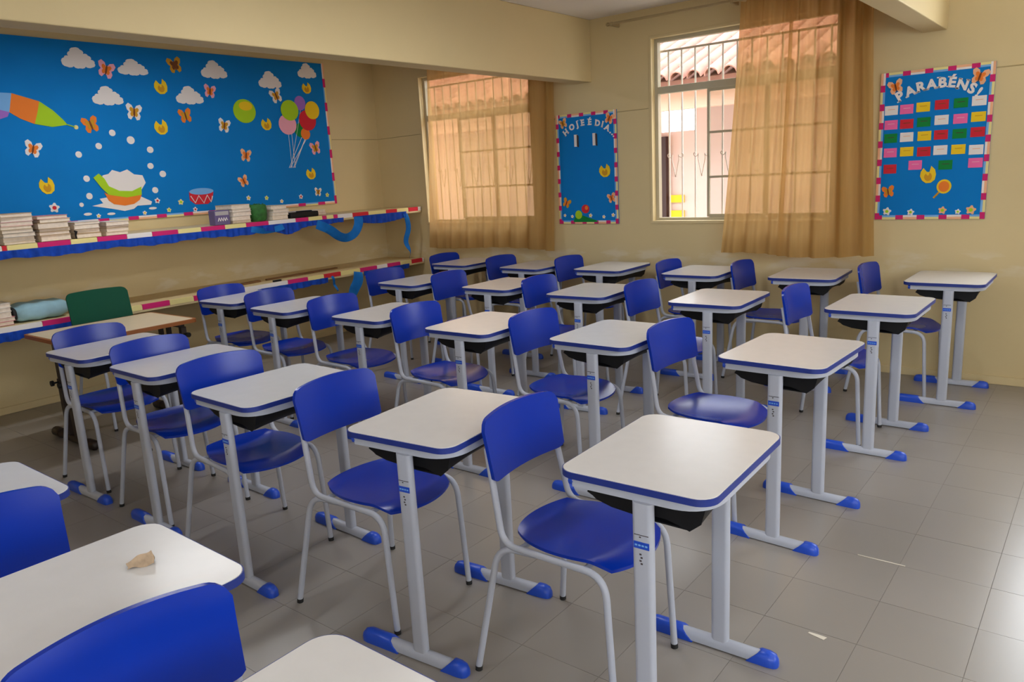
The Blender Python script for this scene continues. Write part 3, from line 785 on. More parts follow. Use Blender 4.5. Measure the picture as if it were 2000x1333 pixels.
stack(4.575, 4.755, SX, UB, 0.125, 4, 'the book stack right of the green pot', 'books on the upper shelf', 26, [COVERS[1], COVERS[0]])
stack(4.93, 5.26, -5.50, UB, 0.05, 2, 'the low pile behind the black case', 'books on the upper shelf', 27, [COVERS[2], COVERS[1]])
stack(2.26, 2.47, -5.42, LZ + 0.0032, 0.15, 5, 'the pink book stack on the lower shelf', 'books on the lower shelf', 28, [COVERS[2], COVERS[1]])
# small purple-grey box with a white scribble, standing in front of the books
pb = empty('small_box', (-5.40, 4.10, UB)); tag(pb, 'small grey and purple box with white lettering on the upper shelf', 'box')
MB().box(-0.09, 0, -0.068, 0.068, 0, 0.118).build('box_body', mat('purple_grey_card', (96, 84, 128), 0.6), pb, bevel=0.002)
MB().box(0.0, 0.001, -0.060, 0.060, 0.078, 0.110).build('label_band', mat('grey_card', (170, 166, 168), 0.6), pb)
sc = MB()
for k, yy in enumerate((-0.042, -0.020, 0.002, 0.024)): sc.tube([(0.0015, yy, 0.03), (0.0015, yy + 0.012, 0.058), (0.0015, yy + 0.02, 0.035)], 0.0035, 5)
sc.build('lettering', P_WHITE, pb)
# green woven pot
gp = empty('green_pot', (-5.46, 4.475, UB)); tag(gp, 'round dark green textured pot between book stacks on the upper shelf', 'pot')
prof = [(0.058, 0.0), (0.072, 0.02), (0.079, 0.06), (0.080, 0.10), (0.076, 0.135), (0.070, 0.142), (0.064, 0.138), (0.064, 0.11), (0.0, 0.105)]
GREEN_W = mat('green_woven', (40, 100, 40), 0.75, noise=0.35, nscale=38)
lt = MB(); NS = 24
for i in range(len(prof) - 1):
    for k in range(NS):
        a0, a1 = 2 * math.pi * k / NS, 2 * math.pi * (k + 1) / NS
        (r0, z0), (r1, z1) = prof[i], prof[i + 1]
        q0 = 1 + 0.03 * (k % 2); q1 = 1 + 0.03 * ((k + 1) % 2)
        vs = [(r0 * q0 * math.cos(a0), r0 * q0 * math.sin(a0), z0), (r0 * q1 * math.cos(a1), r0 * q1 * math.sin(a1), z0), (r1 * q1 * math.cos(a1), r1 * q1 * math.sin(a1), z1), (r1 * q0 * math.cos(a0), r1 * q0 * math.sin(a0), z1)]
        lt.add(vs, [(0, 1, 2, 3)] if r1 > 0 else [(0, 1, 2)])
lt.add([(0.058 * math.cos(2 * math.pi * k / NS) * (1 + 0.03 * (k % 2)), 0.058 * math.sin(2 * math.pi * k / NS) * (1 + 0.03 * (k % 2)), 0) for k in range(NS)], [tuple(range(NS - 1, -1, -1))])
lt.build('pot_body', GREEN_W, gp, smooth=50)
lf = MB()
rnd = random.Random(5)
for k in range(70):
    a = rnd.uniform(0, 6.28); rr = rnd.uniform(0, 0.06); h = rnd.uniform(0.02, 0.045)
    bx, by = rr * math.cos(a), rr * math.sin(a); tx, ty = bx + rnd.uniform(-.02, .02), by + rnd.uniform(-.02, .02)
    lf.tube([(bx, by, 0.10), (tx, ty, 0.11 + h)], [0.006, 0.002], 4)
tag(lf.build('greenery', mat('dark_green_tufts', (28, 92, 44), 0.8), gp), kind='stuff')
# black case lying on the shelf
bc = empty('black_case', (-5.385, 4.915, UB)); tag(bc, 'flat black case lying on the upper shelf', 'case')
MB().box(-0.085, 0, -0.155, 0.155, 0, 0.048).build('case_body', BLACK, bc, bevel=0.008)
MB().box(0.0, 0.002, -0.150, 0.150, 0.024, 0.027).build('seam', RUBBER, bc)
MB().box(-0.05, -0.02, -0.06, 0.10, 0.048, 0.058).build('handle', BLACK, bc, bevel=0.004)
# small dark clip beside the second stack
ck = MB().tube([(-5.36, 2.925, UB + 0.0), (-5.36, 2.923, UB + 0.025), (-5.36, 2.93, UB + 0.05), (-5.36, 2.918, UB + 0.055)], [0.007, 0.006, 0.011, 0.006], 8).build('figurine', BLACK, smooth=50)
tag(ck, 'tiny dark figurine between book stacks on the upper shelf', 'figurine')
# light blue bundle on the lower shelf
bb = empty('blue_bundle', (-5.56, 2.66, LZ)); tag(bb, 'light blue rounded bundle with dark end on the lower shelf', 'bundle')
def bun(u, v):
    a = 2 * math.pi * u; t = v * 2 - 1
    rr = 1 - 0.25 * abs(t) ** 6
    return (0.14 * rr * (abs(math.cos(a)) ** 0.6) * (1 if math.cos(a) > 0 else -1), 0.165 * t, 0.063 + 0.062 * rr * (abs(math.sin(a)) ** 0.6) * (1 if math.sin(a) > 0 else -1) + 0.004 * math.sin(t * 9))
mb = MB().grid(25, 13, bun)
mb.add([bun(k / 24, 1) for k in range(24)], [tuple(range(24))]).add([bun(k / 24, 0) for k in range(24)], [tuple(range(24))])
mb.build('bundle_body', mat('light_blue_cloth', (148, 188, 204), 0.75, noise=0.12, nscale=14), bb, smooth=50)
mb = MB().add([tuple(p * q for p, q in zip(bun(k / 24, 0), (1.03, 1.0, 1.0))) for k in range(24)] + [tuple(a + b for a, b in zip(bun(k / 24, 0), (0, -0.02, 0))) for k in range(24)], [(k, (k + 1) % 24, 24 + (k + 1) % 24, 24 + k) for k in range(24)] + [tuple(range(24)), tuple(range(47, 23, -1))])
mb.build('dark_end', RUBBER, bb)
# wooden strips lying on the lower shelf
WOOD = mat('brown_wood_strip', (120, 84, 48), 0.6, noise=0.2, nscale=12)
st = MB().box(-0.016, 0.016, -0.42, 0.42, 0, 0.014).build('wooden_ruler', WOOD, bevel=0.002); st.location = (-5.60, 4.98, LZ); st.rotation_euler = (0, 0, R(3)); tag(st, 'long brown wooden strip lying on the lower shelf', 'wood strip')
st = MB().box(-0.02, 0.02, -0.10, 0.10, 0, 0.018).build('wooden_block', WOOD, bevel=0.002); st.location = (-5.55, 4.38, LZ); st.rotation_euler = (0, 0, R(8)); tag(st, 'short brown wooden strip lying on the lower shelf', 'wood strip')
st = MB().box(-0.012, 0.012, -0.04, 0.04, 0, 0.016).build('chalkboard_eraser', BLACK, bevel=0.003); st.location = (-5.40, 4.55, LZ); tag(st, 'small dark eraser on the edge of the lower shelf', 'eraser')

# ------------------------------------------------------------------ picture board on the left wall
def lw(parent_x=XL):         # left wall: u = Y, v = Z, d = distance from wall
    return lambda u, v, d: (XL + d, u, v)
def bw():
    return lambda u, v, d: (u, YB - 0.003 - d, v)
def cut(mapf, name, poly, d0, th, m, parent):
    return MB().prism(poly, mapf, d0, d0 + th).build(name, m, parent)
def cloud_poly(cx, cy, w, h):
    base = [(-0.50, -0.28), (-0.40, -0.02), (-0.27, 0.06), (-0.20, 0.30), (-0.06, 0.48), (0.12, 0.40), (0.20, 0.20), (0.34, 0.14), (0.42, -0.05), (0.52, -0.22), (0.44, -0.42), (0.22, -0.40), (0.05, -0.50), (-0.15, -0.42), (-0.35, -0.46)]
    n = len(base); out = []
    for i in range(n):
        (x0, y0), (x1, y1) = base[i], base[(i + 1) % n]
        mx, my = (x0 + x1) / 2, (y0 + y1) / 2; L = math.hypot(x1 - x0, y1 - y0); nx, ny = (y1 - y0) / L, -(x1 - x0) / L
        # bulge outwards (polygon runs clockwise)
        out += [(cx + x0 * w, cy + y0 * h), (cx + (mx * 0.6 + x0 * 0.4 - nx * 0.045) * w, cy + (my * 0.6 + y0 * 0.4 - ny * 0.045) * h), (cx + (mx * 0.6 + x1 * 0.4 - nx * 0.045) * w, cy + (my * 0.6 + y1 * 0.4 - ny * 0.045) * h)]
    return out
def wing_poly(cx, cy, s, a=0.0):
    pts = [(0, 0.12), (0.14, 0.40), (0.36, 0.50), (0.50, 0.34), (0.42, 0.10), (0.30, 0.0), (0.40, -0.18), (0.34, -0.40), (0.18, -0.46), (0.05, -0.25)]
    pts = pts + [(-x, y) for x, y in reversed(pts)]
    c, s_ = math.cos(a), math.sin(a)
    out = []
    for x, y in pts:
        q = (x * c - y * s_, x * s_ + y * c)
        if out and abs(out[-1][0] - cx - q[0] * s) + abs(out[-1][1] - cy - q[1] * s) < 1e-6: continue
        out.append((cx + q[0] * s, cy + q[1] * s))
    if abs(out[0][0] - out[-1][0]) + abs(out[0][1] - out[-1][1]) < 1e-6: out.pop()
    return out
def butterfly(mapf, cx, cy, s, wing, inner, parent, a=0.0, name='butterfly'):
    b = cut(mapf, name, wing_poly(cx, cy, s, a), 0.012, 0.003, wing, parent)
    cut(mapf, 'wing_patch', wing_poly(cx, cy, s * 0.58, a), 0.015, 0.002, inner, b)
    c, s_ = math.cos(a), math.sin(a)
    cut(mapf, 'butterfly_body', [(cx + (x * c - y * s_) * s, cy + (x * s_ + y * c) * s) for x, y in ell(0, -0.02, 0.055, 0.30, 10)], 0.017, 0.003, P_BROWN, b)
def yellow_one(mapf, cx, cy, w, h, parent, a=0.2):
    pts = [(-0.42, 0.30), (-0.22, 0.50), (-0.06, 0.22), (0.10, 0.18), (0.26, 0.52), (0.44, 0.26), (0.46, -0.05), (0.34, -0.36), (0.08, -0.50), (-0.22, -0.46), (-0.42, -0.24), (-0.50, 0.05)]
    c, s_ = math.cos(a), math.sin(a)
    b = cut(mapf, 'yellow_butterfly', [(cx + (x * c - y * s_) * w, cy + (x * s_ + y * c) * h) for x, y in pts], 0.012, 0.003, P_YELLOW, parent)
    cut(mapf, 'wing_patch', [(cx + (x * c - y * s_) * w * 0.5, cy + (x * s_ + y * c) * h * 0.5 - 0.12 * h) for x, y in pts], 0.015, 0.002, P_OCHRE, b)
def flower(mapf, cx, cy, s, m1, m2, parent):
    p = []
    for k in range(20):
        a = 2 * math.pi * k / 20; r = s * (0.5 if k % 4 < 2 else 0.36); p.append((cx + r * math.cos(a), cy + r * math.sin(a)))
    b = cut(mapf, 'flower', p, 0.012, 0.003, m1, parent)
    cut(mapf, 'flower_centre', ell(cx, cy, s * 0.2, s * 0.2, 10), 0.015, 0.002, m2, b)

LW = lw()
bd = empty('picture_board', (0, 0, 0)); tag(bd, 'large blue picture board with clouds, balloons and butterflies on the left wall', 'board')
cut(LW, 'backing_sheet', [(1.9, 2.70), (1.9, 1.345), (5.705, 1.345), (5.705, 2.70)], 0.0, 0.012, BOARD, bd)
for cx, cy, w, h in [(2.45, 2.45, 0.235, 0.15), (3.375, 2.578, 0.235, 0.152), (3.789, 2.539, 0.236, 0.125), (3.553, 2.31, 0.231, 0.144), (4.507, 2.569, 0.24, 0.152), (4.246, 2.343, 0.24, 0.149), (5.069, 2.515, 0.237, 0.154), (5.503, 2.623, 0.21, 0.14)]:
    cut(LW, 'cloud', cloud_poly(cx, cy, w, h), 0.012, 0.004, P_WHITE, bd)
for k, (cx, cy, s) in enumerate([(3.578, 2.504, .115), (4.153, 2.578, .112), (4.445, 2.382, .10), (5.122, 2.372, .115), (3.748, 2.189, .115), (4.186, 2.171, .105), (4.541, 2.094, .105), (3.393, 2.086, .11), (2.952, 1.906, .105), (5.513, 1.891, .11), (4.722, 1.833, .10), (4.666, 1.605, .09), (5.489, 1.465, .075)]):
    wing, inn = [(P_ROSE, P_ORANGE), (P_OCHRE, P_BROWN), (P_ROSE, P_ORANGE), (P_WHITE, P_OCHRE), (P_WHITE, P_OCHRE), (P_ORANGE, P_OCHRE), (P_WHITE, P_OCHRE), (P_ORANGE, P_OCHRE), (P_WHITE, P_ORANGE), (P_ROSE, P_OCHRE), (P_PEACH, P_ORANGE), (P_PEACH, P_ORANGE), (P_WHITE, P_OCHRE)][k]
    butterfly(LW, cx, cy, s * 1.15, wing, inn, bd, R((-18, 12, -10, 20, -8, 10, -14, 14)[k % 8]))
for cx, cy, w, h in [(4.007, 2.397, .118, .115), (3.959, 2.072, .12, .116), (3.004, 1.636, .112, .119), (4.982, 2.111, .115, .105), (5.485, 2.458, .112, .10), (5.429, 1.644, .118, .105)]:
    yellow_one(LW, cx, cy, w, h, bd)
for k, (cx, cy, w, h, m) in enumerate([(5.363, 2.063, .149, .136, P_GREEN), (5.412, 2.029, .108, .11, P_ORANGE), (5.383, 2.316, .127, .135, P_PURPLE), (5.214, 2.115, .20, .19, P_ROSE), (5.451, 2.157, .20, .195, P_RED), (5.518, 2.253, .17, .171, P_YELLOW), (5.252, 2.245, .20, .19, P_LIME)]):
    b = cut(LW, 'balloon', ell(cx, cy, w / 2, h / 2, 22), 0.012 + 0.0012 * k, 0.003, m, bd)
    MB().tube([(XL + 0.014, cx, cy - h / 2), (XL + 0.014, 5.178 + 0.012 * k, 1.71)], 0.0022, 5).build('balloon_string', P_WHITE, b)
# rocket
rk = cut(LW, 'rocket_body', [(2.877, 2.298), (3.053, 2.248), (3.028, 2.17), (2.995, 2.086), (2.905, 2.123), (2.842, 2.166)], 0.012, 0.004, P_ORANGE, bd)
cut(LW, 'rocket_nose', [(3.053, 2.248), (3.136, 2.186), (3.195, 2.122), (3.223, 2.083), (3.115, 2.066), (2.995, 2.086), (3.028, 2.17)], 0.012, 0.004, P_LIME, rk)
cut(LW, 'rocket_tail', [(2.74, 2.30), (2.877, 2.298), (2.842, 2.166), (2.72, 2.195)], 0.012, 0.004, P_LBLUE, rk)
cut(LW, 'rocket_fin', [(2.72, 2.195), (2.842, 2.166), (2.825, 2.134), (2.70, 2.09)], 0.012, 0.004, P_PURPLE, rk)
MB().tube([(XL + 0.015, 3.214, 2.086), (XL + 0.015, 3.276, 2.068)], 0.004, 5).build('rocket_tip', P_LIME, rk)
cut(LW, 'rocket_tip', ell(3.282, 2.066, 0.016, 0.016, 10), 0.012, 0.005, P_YEL, rk)
# lime ball
bl = cut(LW, 'ball', ell(4.765, 2.225, 0.115, 0.105, 24), 0.012, 0.004, P_LIME, bd)
cut(LW, 'ball_patch', ell(4.78, 2.27, 0.07, 0.04, 18), 0.016, 0.002, P_YELLOW, bl)
# boat-shaped bath tub with foam and bubbles
fo = cut(LW, 'foam', [(3.304, 1.469), (3.389, 1.485), (3.368, 1.521), (3.436, 1.53), (3.60, 1.54), (3.70, 1.52), (3.784, 1.475), (3.772, 1.45), (3.658, 1.449), (3.625, 1.426), (3.549, 1.414), (3.452, 1.438)], 0.012, 0.003, P_WHITE, bd)
cut(LW, 'foam', [(3.40, 1.64), (3.42, 1.70), (3.467, 1.71), (3.50, 1.74), (3.56, 1.72), (3.62, 1.74), (3.67, 1.70), (3.737, 1.69), (3.755, 1.63), (3.711, 1.575), (3.632, 1.55), (3.50, 1.56), (3.44, 1.59)], 0.012, 0.003, P_WHITE, bd)
tu = cut(LW, 'bath_tub', [(3.41, 1.568), (3.442, 1.548), (3.581, 1.52), (3.705, 1.534), (3.684, 1.496), (3.631, 1.465), (3.556, 1.456), (3.472, 1.473), (3.435, 1.503)], 0.015, 0.003, P_ORANGE, bd)
cut(LW, 'tub_rim', [(3.345, 1.685), (3.39, 1.715), (3.428, 1.675), (3.453, 1.615), (3.53, 1.575), (3.632, 1.568), (3.712, 1.60), (3.705, 1.534), (3.581, 1.52), (3.442, 1.548), (3.395, 1.604)], 0.016, 0.003, P_LIME, tu)
for cx, cy, w, h in [(3.548, 2.026, .051, .05), (3.686, 1.97, .064, .062), (3.427, 1.925, .049, .049), (3.267, 1.863, .048, .049), (3.835, 1.893, .055, .052), (3.817, 1.763, .052, .049), (3.912, 1.695, .056, .053), (3.295, 1.68, .048, .049), (3.826, 1.566, .052, .05), (3.294, 1.546, .048, .05), (3.225, 1.484, .032, .033)]:
    cut(LW, 'bubble', ell(cx, cy, w / 2, h / 2, 14), 0.012, 0.003, P_WHITE, bd)
# drum
dr = cut(LW, 'drum', [(4.122, 1.539), (4.35, 1.527), (4.331, 1.457), (4.283, 1.424), (4.164, 1.428), (4.119, 1.465)], 0.012, 0.003, P_RED, bd)
cut(LW, 'drum_skin', ell(4.236, 1.535, 0.114, 0.028, 20), 0.015, 0.003, P_LBLUE, dr)
MB().tube([(XL + 0.017, y, z) for y, z in ((4.13, 1.50), (4.165, 1.44), (4.205, 1.50), (4.245, 1.435), (4.285, 1.50), (4.315, 1.44), (4.335, 1.49))], 0.005, 5).build('drum_lacing', P_WHITE, dr)
for k, (cx, cy, s) in enumerate([(3.027, 1.474, .075), (4.695, 1.452, .047), (4.887, 1.441, .043), (5.277, 1.431, .047), (3.709, 1.387, .036), (3.92, 1.396, .04), (4.157, 1.385, .042), (3.339, 1.39, .036), (4.035, 1.455, .05), (3.831, 1.479, .048), (5.05, 1.40, .04), (5.60, 1.43, .045)]):
    flower(LW, cx, cy, s, (P_WHITE, P_WHITE, P_YEL)[k % 3], (P_RED, P_YELLOW, P_LIME)[k % 3], bd)
for cx, cy, w, h in [(3.26, 1.409, .062, .022), (3.439, 1.399, .064, .02), (3.783, 1.42, .067, .02)]:
    cut(LW, 'bubble', ell(cx, cy, w / 2, h / 2, 14), 0.012, 0.003, P_WHITE, bd)
def edge_strips(mapf, parent, u0, u1, v0, v1, w, sl, sides, d=0.012):
    cols = [P_MAG, P_YEL, P_LBLUE, P_WHITE]
    k = 0
    for side in sides:
        L = (u1 - u0) if side in 'tb' else (v1 - v0)
        n = max(1, round(L / sl)); st_ = L / n
        for i in range(2 * n):
            a = (i // 2) * st_ + (0 if i % 2 == 0 else 0.36 * st_); b = (i // 2) * st_ + (0.36 * st_ if i % 2 == 0 else st_)
            mg = i % 2 == 0
            for j, (f0, f1) in enumerate(((0, 0.55), (0.55, 1.0))):
                mm = P_MAG if mg else ((P_YEL, P_PEACH)[(i // 2) % 2] if j == 0 else (P_LBLUE, P_WHITE)[(i // 2) % 2])
                if side == 'b': q = (u0 + a, u0 + b, v0 + w * f0, v0 + w * f1)
                elif side == 't': q = (u0 + a, u0 + b, v1 - w * f1, v1 - w * f0)
                elif side == 'l': q = (u0 + w * f0, u0 + w * f1, v0 + a, v0 + b)
                else: q = (u1 - w * f1, u1 - w * f0, v0 + a, v0 + b)
                cut(mapf, 'border_strip', [(q[0], q[2]), (q[1], q[2]), (q[1], q[3]), (q[0], q[3])], d, 0.002 if side in 'tb' else 0.0025, mm, parent)
edge_strips(LW, bd, 1.9, 5.715, 1.338, 2.705, 0.028, 0.24, 'br')

# ------------------------------------------------------------------ lettering helper
LETTERS = {}
def letter_mesh(ch, m):
    key = (ch, m.name)
    if key in LETTERS: return LETTERS[key]
    c = bpy.data.curves.new('letter', 'FONT'); c.body = ch; c.size = 1.0; c.align_x = 'CENTER'; c.extrude = 0.02; c.offset = 0.045; c.resolution_u = 3
    o = bpy.data.objects.new('letter_source', c); COL.objects.link(o)
    bpy.context.view_layer.update()
    dg = bpy.context.evaluated_depsgraph_get()
    me = bpy.data.meshes.new_from_object(o.evaluated_get(dg))
    bpy.data.objects.remove(o); bpy.data.curves.remove(c)
    me.materials.clear(); me.materials.append(m)
    # slab serifs at the stem ends
    SER = {'P': [(-.22, 0)], 'A': [(-.30, 0), (.30, 0)], 'R': [(-.24, 0), (.26, 0)], 'B': [(-.26, 0), (-.26, .69)], 'É': [(-.22, 0), (-.22, .69)], 'E': [(-.22, 0), (-.22, .69)], 'N': [(-.26, 0), (.26, .69), (-.26, .69)], 'H': [(-.25, 0), (.25, 0), (-.25, .69), (.25, .69)], 'I': [(0, 0), (0, .69)], 'D': [(-.26, 0), (-.26, .69)], 'J': [(.12, .69)]}
    bm = bmesh.new(); bm.from_mesh(me)
    for x, y in SER.get(ch, []):
        r = bmesh.ops.create_cube(bm, size=1.0)
        for v in r['verts']: v.co = Vector((x + v.co.x * 0.26, y + v.co.y * 0.085 + 0.02, v.co.z * 0.04))
    bm.to_mesh(me); bm.free()
    LETTERS[key] = me
    return me
def put_letter(parent, ch, x, z, size, rot, m, d=0.014):
    o = link('letter', letter_mesh(ch, m), parent, (x, YB - 0.003 - d, z))
    o.rotation_euler = (R(90), 0, 0)
    o.rotation_euler = (Matrix.Rotation(R(rot), 3, 'Y').transposed() @ Matrix.Rotation(R(90), 3, 'X')).to_euler()
    o.scale = (size, size, 0.07)
    return o

# ------------------------------------------------------------------ posters on the window wall
BW = bw()
def poster(name, x0, x1, z0, z1, label):
    p = empty(name, (0, 0, 0)); tag(p, label, 'poster')
    cut(BW, 'backing_sheet', [(x0, z0), (x1, z0), (x1, z1), (x0, z1)], 0.0, 0.010, BOARD, p)
    edge_strips(BW, p, x0, x1, z0, z1, 0.028, 0.125, 'tblr', 0.010)
    return p
p1 = poster('date_poster', -3.572, -2.955, 1.07, 2.02, 'narrow blue poster reading HOJE É DIA beside the closed curtain')
for ch, x, z, rt in [('H', -3.452, 1.850, 38), ('O', -3.392, 1.888, 26), ('J', -3.338, 1.908, 14), ('E', -3.287, 1.915, 6), ('É', -3.216, 1.915, 0), ('D', -3.142, 1.900, -10), ('I', -3.097, 1.886, -18), ('A', -3.054, 1.858, -30), ('.', -3.018, 1.832, -36), ('.', -3.000, 1.816, -38), ('.', -2.986, 1.800, -40)]:
    put_letter(p1, ch, x, z, 0.068, rt, P_WHITE)
butterfly(BW, -3.492, 1.945, 0.085, P_PEACH, P_OCHRE, p1, R(20)); butterfly(BW, -3.021, 1.950, 0.09, P_PEACH, P_ORANGE, p1, R(-20))
for x in (-3.365, -3.175):
    h = cut(BW, 'paper_holder', [(x - 0.016, 1.74), (x + 0.016, 1.74), (x + 0.016, 1.842), (x - 0.016, 1.842)], 0.010, 0.006, P_WHITE, p1)
    cut(BW, 'holder_flap', [(x + 0.016, 1.742), (x + 0.028, 1.735), (x + 0.028, 1.83), (x + 0.016, 1.84)], 0.010, 0.012, P_INK, h)
yellow_one(BW, -3.077, 1.52, 0.115, 0.105, p1)
butterfly(BW, -3.485, 1.255, 0.085, P_OCHRE, P_ORANGE, p1, R(-25)); butterfly(BW, -3.017, 1.29, 0.085, P_PEACH, P_ORANGE, p1, R(15))
gm = cut(BW, 'grass_mound', [(-3.42, 1.085), (-3.40, 1.13), (-3.36, 1.15), (-3.31, 1.14), (-3.25, 1.12), (-3.18, 1.10), (-3.16, 1.085)], 0.010, 0.003, P_GREEN, p1)
cut(BW, 'mound_patch', ell(-3.361, 1.150, 0.036, 0.038, 14), 0.013, 0.002, P_LIME, gm)
rb = cut(BW, 'red_ball', ell(-3.287, 1.20, 0.040, 0.038, 18), 0.013, 0.003, P_RED, p1); cut(BW, 'ball_patch', ell(-3.275, 1.21, 0.016, 0.018, 12), 0.016, 0.002, P_ORANGE, rb)
for k, (x, z, s) in enumerate([(-3.509, 1.145, .03), (-3.43, 1.135, .03), (-3.006, 1.144, .036), (-3.236, 1.142, .038), (-3.10, 1.13, .032)]): flower(BW, x, z, s, P_WHITE, P_YELLOW, p1)

p2 = poster('birthday_poster', -0.905, -0.247, 1.092, 2.060, 'blue poster reading PARABÉNS with rows of coloured cards at right')
for ch, x, z, rt in [('P', -0.771, 1.878, 30), ('A', -0.714, 1.903, 20), ('R', -0.657, 1.923, 12), ('A', -0.597, 1.931, 4), ('B', -0.538, 1.936, -1), ('É', -0.486, 1.932, -8), ('N', -0.430, 1.912, -16), ('S', -0.380, 1.885, -26), ('!', -0.345, 1.858, -32)]:
    put_letter(p2, ch, x, z, 0.085, rt, P_WHITE)
CC = {'w': P_WHITE, 'p': P_PINK, 'y': P_YELLOW, 'r': P_RED, 'g': P_GREEN}
CARDS = [[('w', -0.832, 1.817), ('p', -0.739, 1.817), ('y', -0.641, 1.822), ('r', -0.533, 1.827), ('g', -0.425, 1.828), ('w', -0.324, 1.832)],
 [('p', -0.83, 1.723), ('r', -0.734, 1.722), ('g', -0.632, 1.726), ('w', -0.529, 1.731), ('p', -0.422, 1.73), ('y', -0.322, 1.734)],
 [('g', -0.828, 1.635), ('w', -0.73, 1.637), ('y', -0.624, 1.637), ('r', -0.527, 1.638), ('g', -0.421, 1.637), ('r', -0.32, 1.64)],
 [('p', -0.826, 1.54), ('y', -0.725, 1.542), ('r', -0.622, 1.536), ('w', -0.525, 1.54), ('y', -0.422, 1.539), ('w', -0.322, 1.531)],
 [('r', -0.823, 1.432), ('p', -0.669, 1.451), ('g', -0.49, 1.444), ('p', -0.32, 1.449)]]
for row in CARDS:
    for c, x, z in row:
        w, h = 0.040, 0.030
        cd = cut(BW, 'name_card', [(x - w, z - h), (x + w, z - h), (x + w, z + h), (x - w, z + h)], 0.010, 0.003, CC[c], p2)
        cut(BW, 'card_writing', [(x - w * 0.5, z + 0.004), (x + w * 0.55, z + 0.004), (x + w * 0.55, z + 0.008), (x - w * 0.5, z + 0.008)], 0.013, 0.0006, P_PEACH if c == 'w' else P_INK if c == 'g' else P_OCHRE if c == 'y' else P_ROSE if c == 'p' else P_BROWN, cd)
butterfly(BW, -0.812, 1.965, 0.095, P_PEACH, P_ORANGE, p2, R(15)); butterfly(BW, -0.330, 1.977, 0.10, P_PEACH, P_ORANGE, p2, R(-15))
yellow_one(BW, -0.586, 1.382, 0.098, 0.105, p2); butterfly(BW, -0.826, 1.281, 0.08, P_ORANGE, P_OCHRE, p2, R(10))
rq = cut(BW, 'racket', ell(-0.490, 1.305, 0.043, 0.046, 20), 0.010, 0.003, P_YELLOW, p2)
cut(BW, 'racket_strings', ell(-0.490, 1.305, 0.032, 0.035, 18), 0.013, 0.002, P_ORANGE, rq)
MB().tube([(-0.518, YB - 0.013, 1.268), (-0.548, YB - 0.013, 1.232)], 0.006, 6).build('racket_handle', P_OCHRE, rq)
for k, (x, z, s) in enumerate([(-0.828, 1.147, .055), (-0.326, 1.15, .06), (-0.68, 1.14, .045), (-0.49, 1.15, .05), (-0.40, 1.14, .035)]): flower(BW, x, z, s, (P_WHITE, P_PEACH)[k % 2], P_LIME, p2)

# ------------------------------------------------------------------ small loose things
# crumpled paper on the near desk
rnd = random.Random(3)
def crumple(u, v):
    a, b = u * 2 - 1, v * 2 - 1       # folded strip standing like a little tent
    return (a * 0.026 + 0.002 * math.sin(9 * v), b * 0.011 + 0.002 * math.sin(6 * u), 0.0035 + 0.026 * (1 - abs(b)) * (0.75 + 0.35 * a) + 0.0025 * math.sin(8 * u - 5 * v))
cp = MB().shell(15, 9, crumple, lambda u, v: tuple(p - q for p, q in zip(crumple(u, v), (0, 0, 0.0015)))).build('crumpled_paper', mat('tan_kraft_paper', (176, 152, 126), 0.8, noise=0.25, nscale=60), smooth=40)
cp.location = (-1.146, 1.221, 0.7595); cp.rotation_euler = (0, 0, R(62)); tag(cp, 'crumpled tan paper scrap on the near desk', 'paper')
def scrap(poly, loc, rz, name, label, cat):
    o = MB().prism(poly, XY, 0.0, 0.0012).build(name, mat('floor_scrap_and_scratch', (212, 204, 190), 0.7)); o.location = loc; o.rotation_euler = (0, 0, rz); tag(o, label, cat); return o
scrap([(-0.030, -0.006), (0.024, -0.012), (0.028, 0.007), (0.0, 0.006), (-0.030, 0.002)], (-0.215, 2.90, 0.0002), R(-6), 'paper_scrap', 'small torn white paper scrap on the floor by the nearest desk', 'paper')
scrap([(-0.085, -0.003), (0.0, -0.0035), (0.085, -0.003), (0.085, 0.003), (-0.085, 0.0015)], (-0.165, 3.523, 0.0002), R(0), 'floor_scratch', 'thin white scratch across the floor tiles', 'scratch')  # white floor scratch, built as a thin raised strip

# ------------------------------------------------------------------ outside, seen through the windows
OUT_WALL = mat('white_outside_wall', (206, 184, 178), 0.8, noise=0.03, nscale=2)
OUT_PINK = mat('pinkish_soffit', (226, 190, 172), 0.8)
ROOF_T = mat('weathered_clay_tile', (176, 124, 110), 0.85, noise=0.2, nscale=6, obj_rand=0.15)
ROOF_D = mat('dark_eave_tile', (120, 76, 62), 0.85, noise=0.2, nscale=6)
gnd = MB().box(-14, 8, YB + WT, 16, -0.25, -0.12).build('courtyard_ground', mat('pale_concrete', (214, 206, 196), 0.8, noise=0.08, nscale=2)); tag(gnd, 'pale concrete courtyard ground outside the windows', 'ground', kind='structure')
bo = empty('opposite_building', (0, 0, -0.12)); tag(bo, 'white building with tiled roof seen through the barred window', 'building')
def outp(name, mb, m, parent=bo, **k):
    mb.v = [(a, b, c + 0.12) for a, b, c in mb.v]; return mb.build(name, m, parent, **k)
outp('outer_wall', MB().box(-12, -4.72, 10.4, 10.6, -0.12, 2.60).box(-4.72, -4.12, 10.4, 10.6, -0.12, 1.98).box(-4.72, -4.12, 10.4, 10.6, 2.34, 2.60).box(-4.12, 5, 10.4, 10.6, -0.12, 2.60), OUT_WALL)
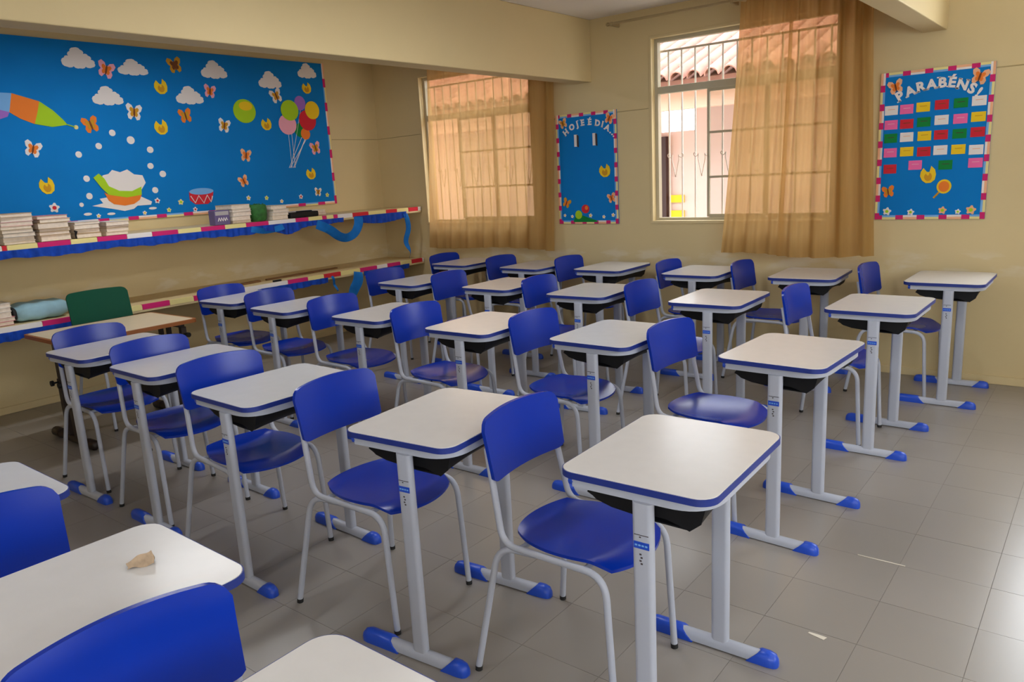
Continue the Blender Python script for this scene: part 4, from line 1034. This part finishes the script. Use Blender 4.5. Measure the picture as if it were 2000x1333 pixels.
outp('eave_beam', MB().box(-12, 5, 9.0, 9.12, 2.16, 2.40), OUT_PINK)
outp('soffit', MB().box(-12, 5, 9.12, 10.4, 2.38, 2.44), OUT_PINK)
for x in (-8.2, -5.6, 0.6): outp('column', MB().box(x - 0.09, x + 0.09, 8.98, 9.14, -0.12, 2.16), OUT_WALL, bevel=0.01)
outp('door', MB().box(-4.80, -4.515, 10.30, 10.42, -0.12, 1.92), mat('dark_red_brown_door', (46, 20, 16), 0.6))
for z0, z1 in ((0.78, 0.92), (1.03, 1.13)): outp('yellow_panel', MB().box(-4.48, -4.29, 10.36, 10.42, z0, z1), mat('yellow_wall_panel', (220, 190, 30), 0.7))
# barrel tiles
def tile_arc(w, L):
    mb = MB(); n = 7
    def fn(rad):
        return lambda u, v: (rad * math.cos(math.pi * u) * (1.0 - 0.12 * v), L * v, rad * math.sin(math.pi * u) * (1.0 - 0.12 * v))
    mb.shell(n, 2, fn(w / 2), fn(w / 2 - 0.012)); return mb
RT_M = tile_arc(0.17, 0.42).mesh('roof_tile', ROOF_T, smooth=50)
outp('roof_deck', MB().prism([(8.62, 2.38), (8.62, 2.44), (13.2, 4.23), (13.2, 4.17)], lambda u, v, d: (d, u, v), -12, 5), ROOF_D)
sl = math.atan2(4.35 - 2.56, 13.2 - 8.62); cnt = 0; rest = MB(); base = tile_arc(0.17, 0.42)
for j in range(9):
    for i in range(0, 84):
        x = -11.9 + i * 0.20; d = j * 0.36
        p = Vector((x, 8.58 + d * math.cos(sl), 2.435 + d * math.sin(sl) + 0.012))
        if -6.6 < x < -2.4 and j < 6:
            o = link('roof_tile', RT_M, bo, (p.x, p.y, p.z + 0.12)); o.rotation_euler = (sl + 0.04, 0, 0); cnt += 1
        else:
            Mx = Matrix.Translation(p) @ Matrix.Rotation(sl + 0.04, 4, 'X')
            o0 = len(rest.v); rest.v += [tuple(Mx @ Vector(q)) for q in base.v]; rest.f += [tuple(k + o0 for k in f) for f in base.f]
o = outp('roof_tile_field', rest, ROOF_T, smooth=50); tag(o, kind='stuff')
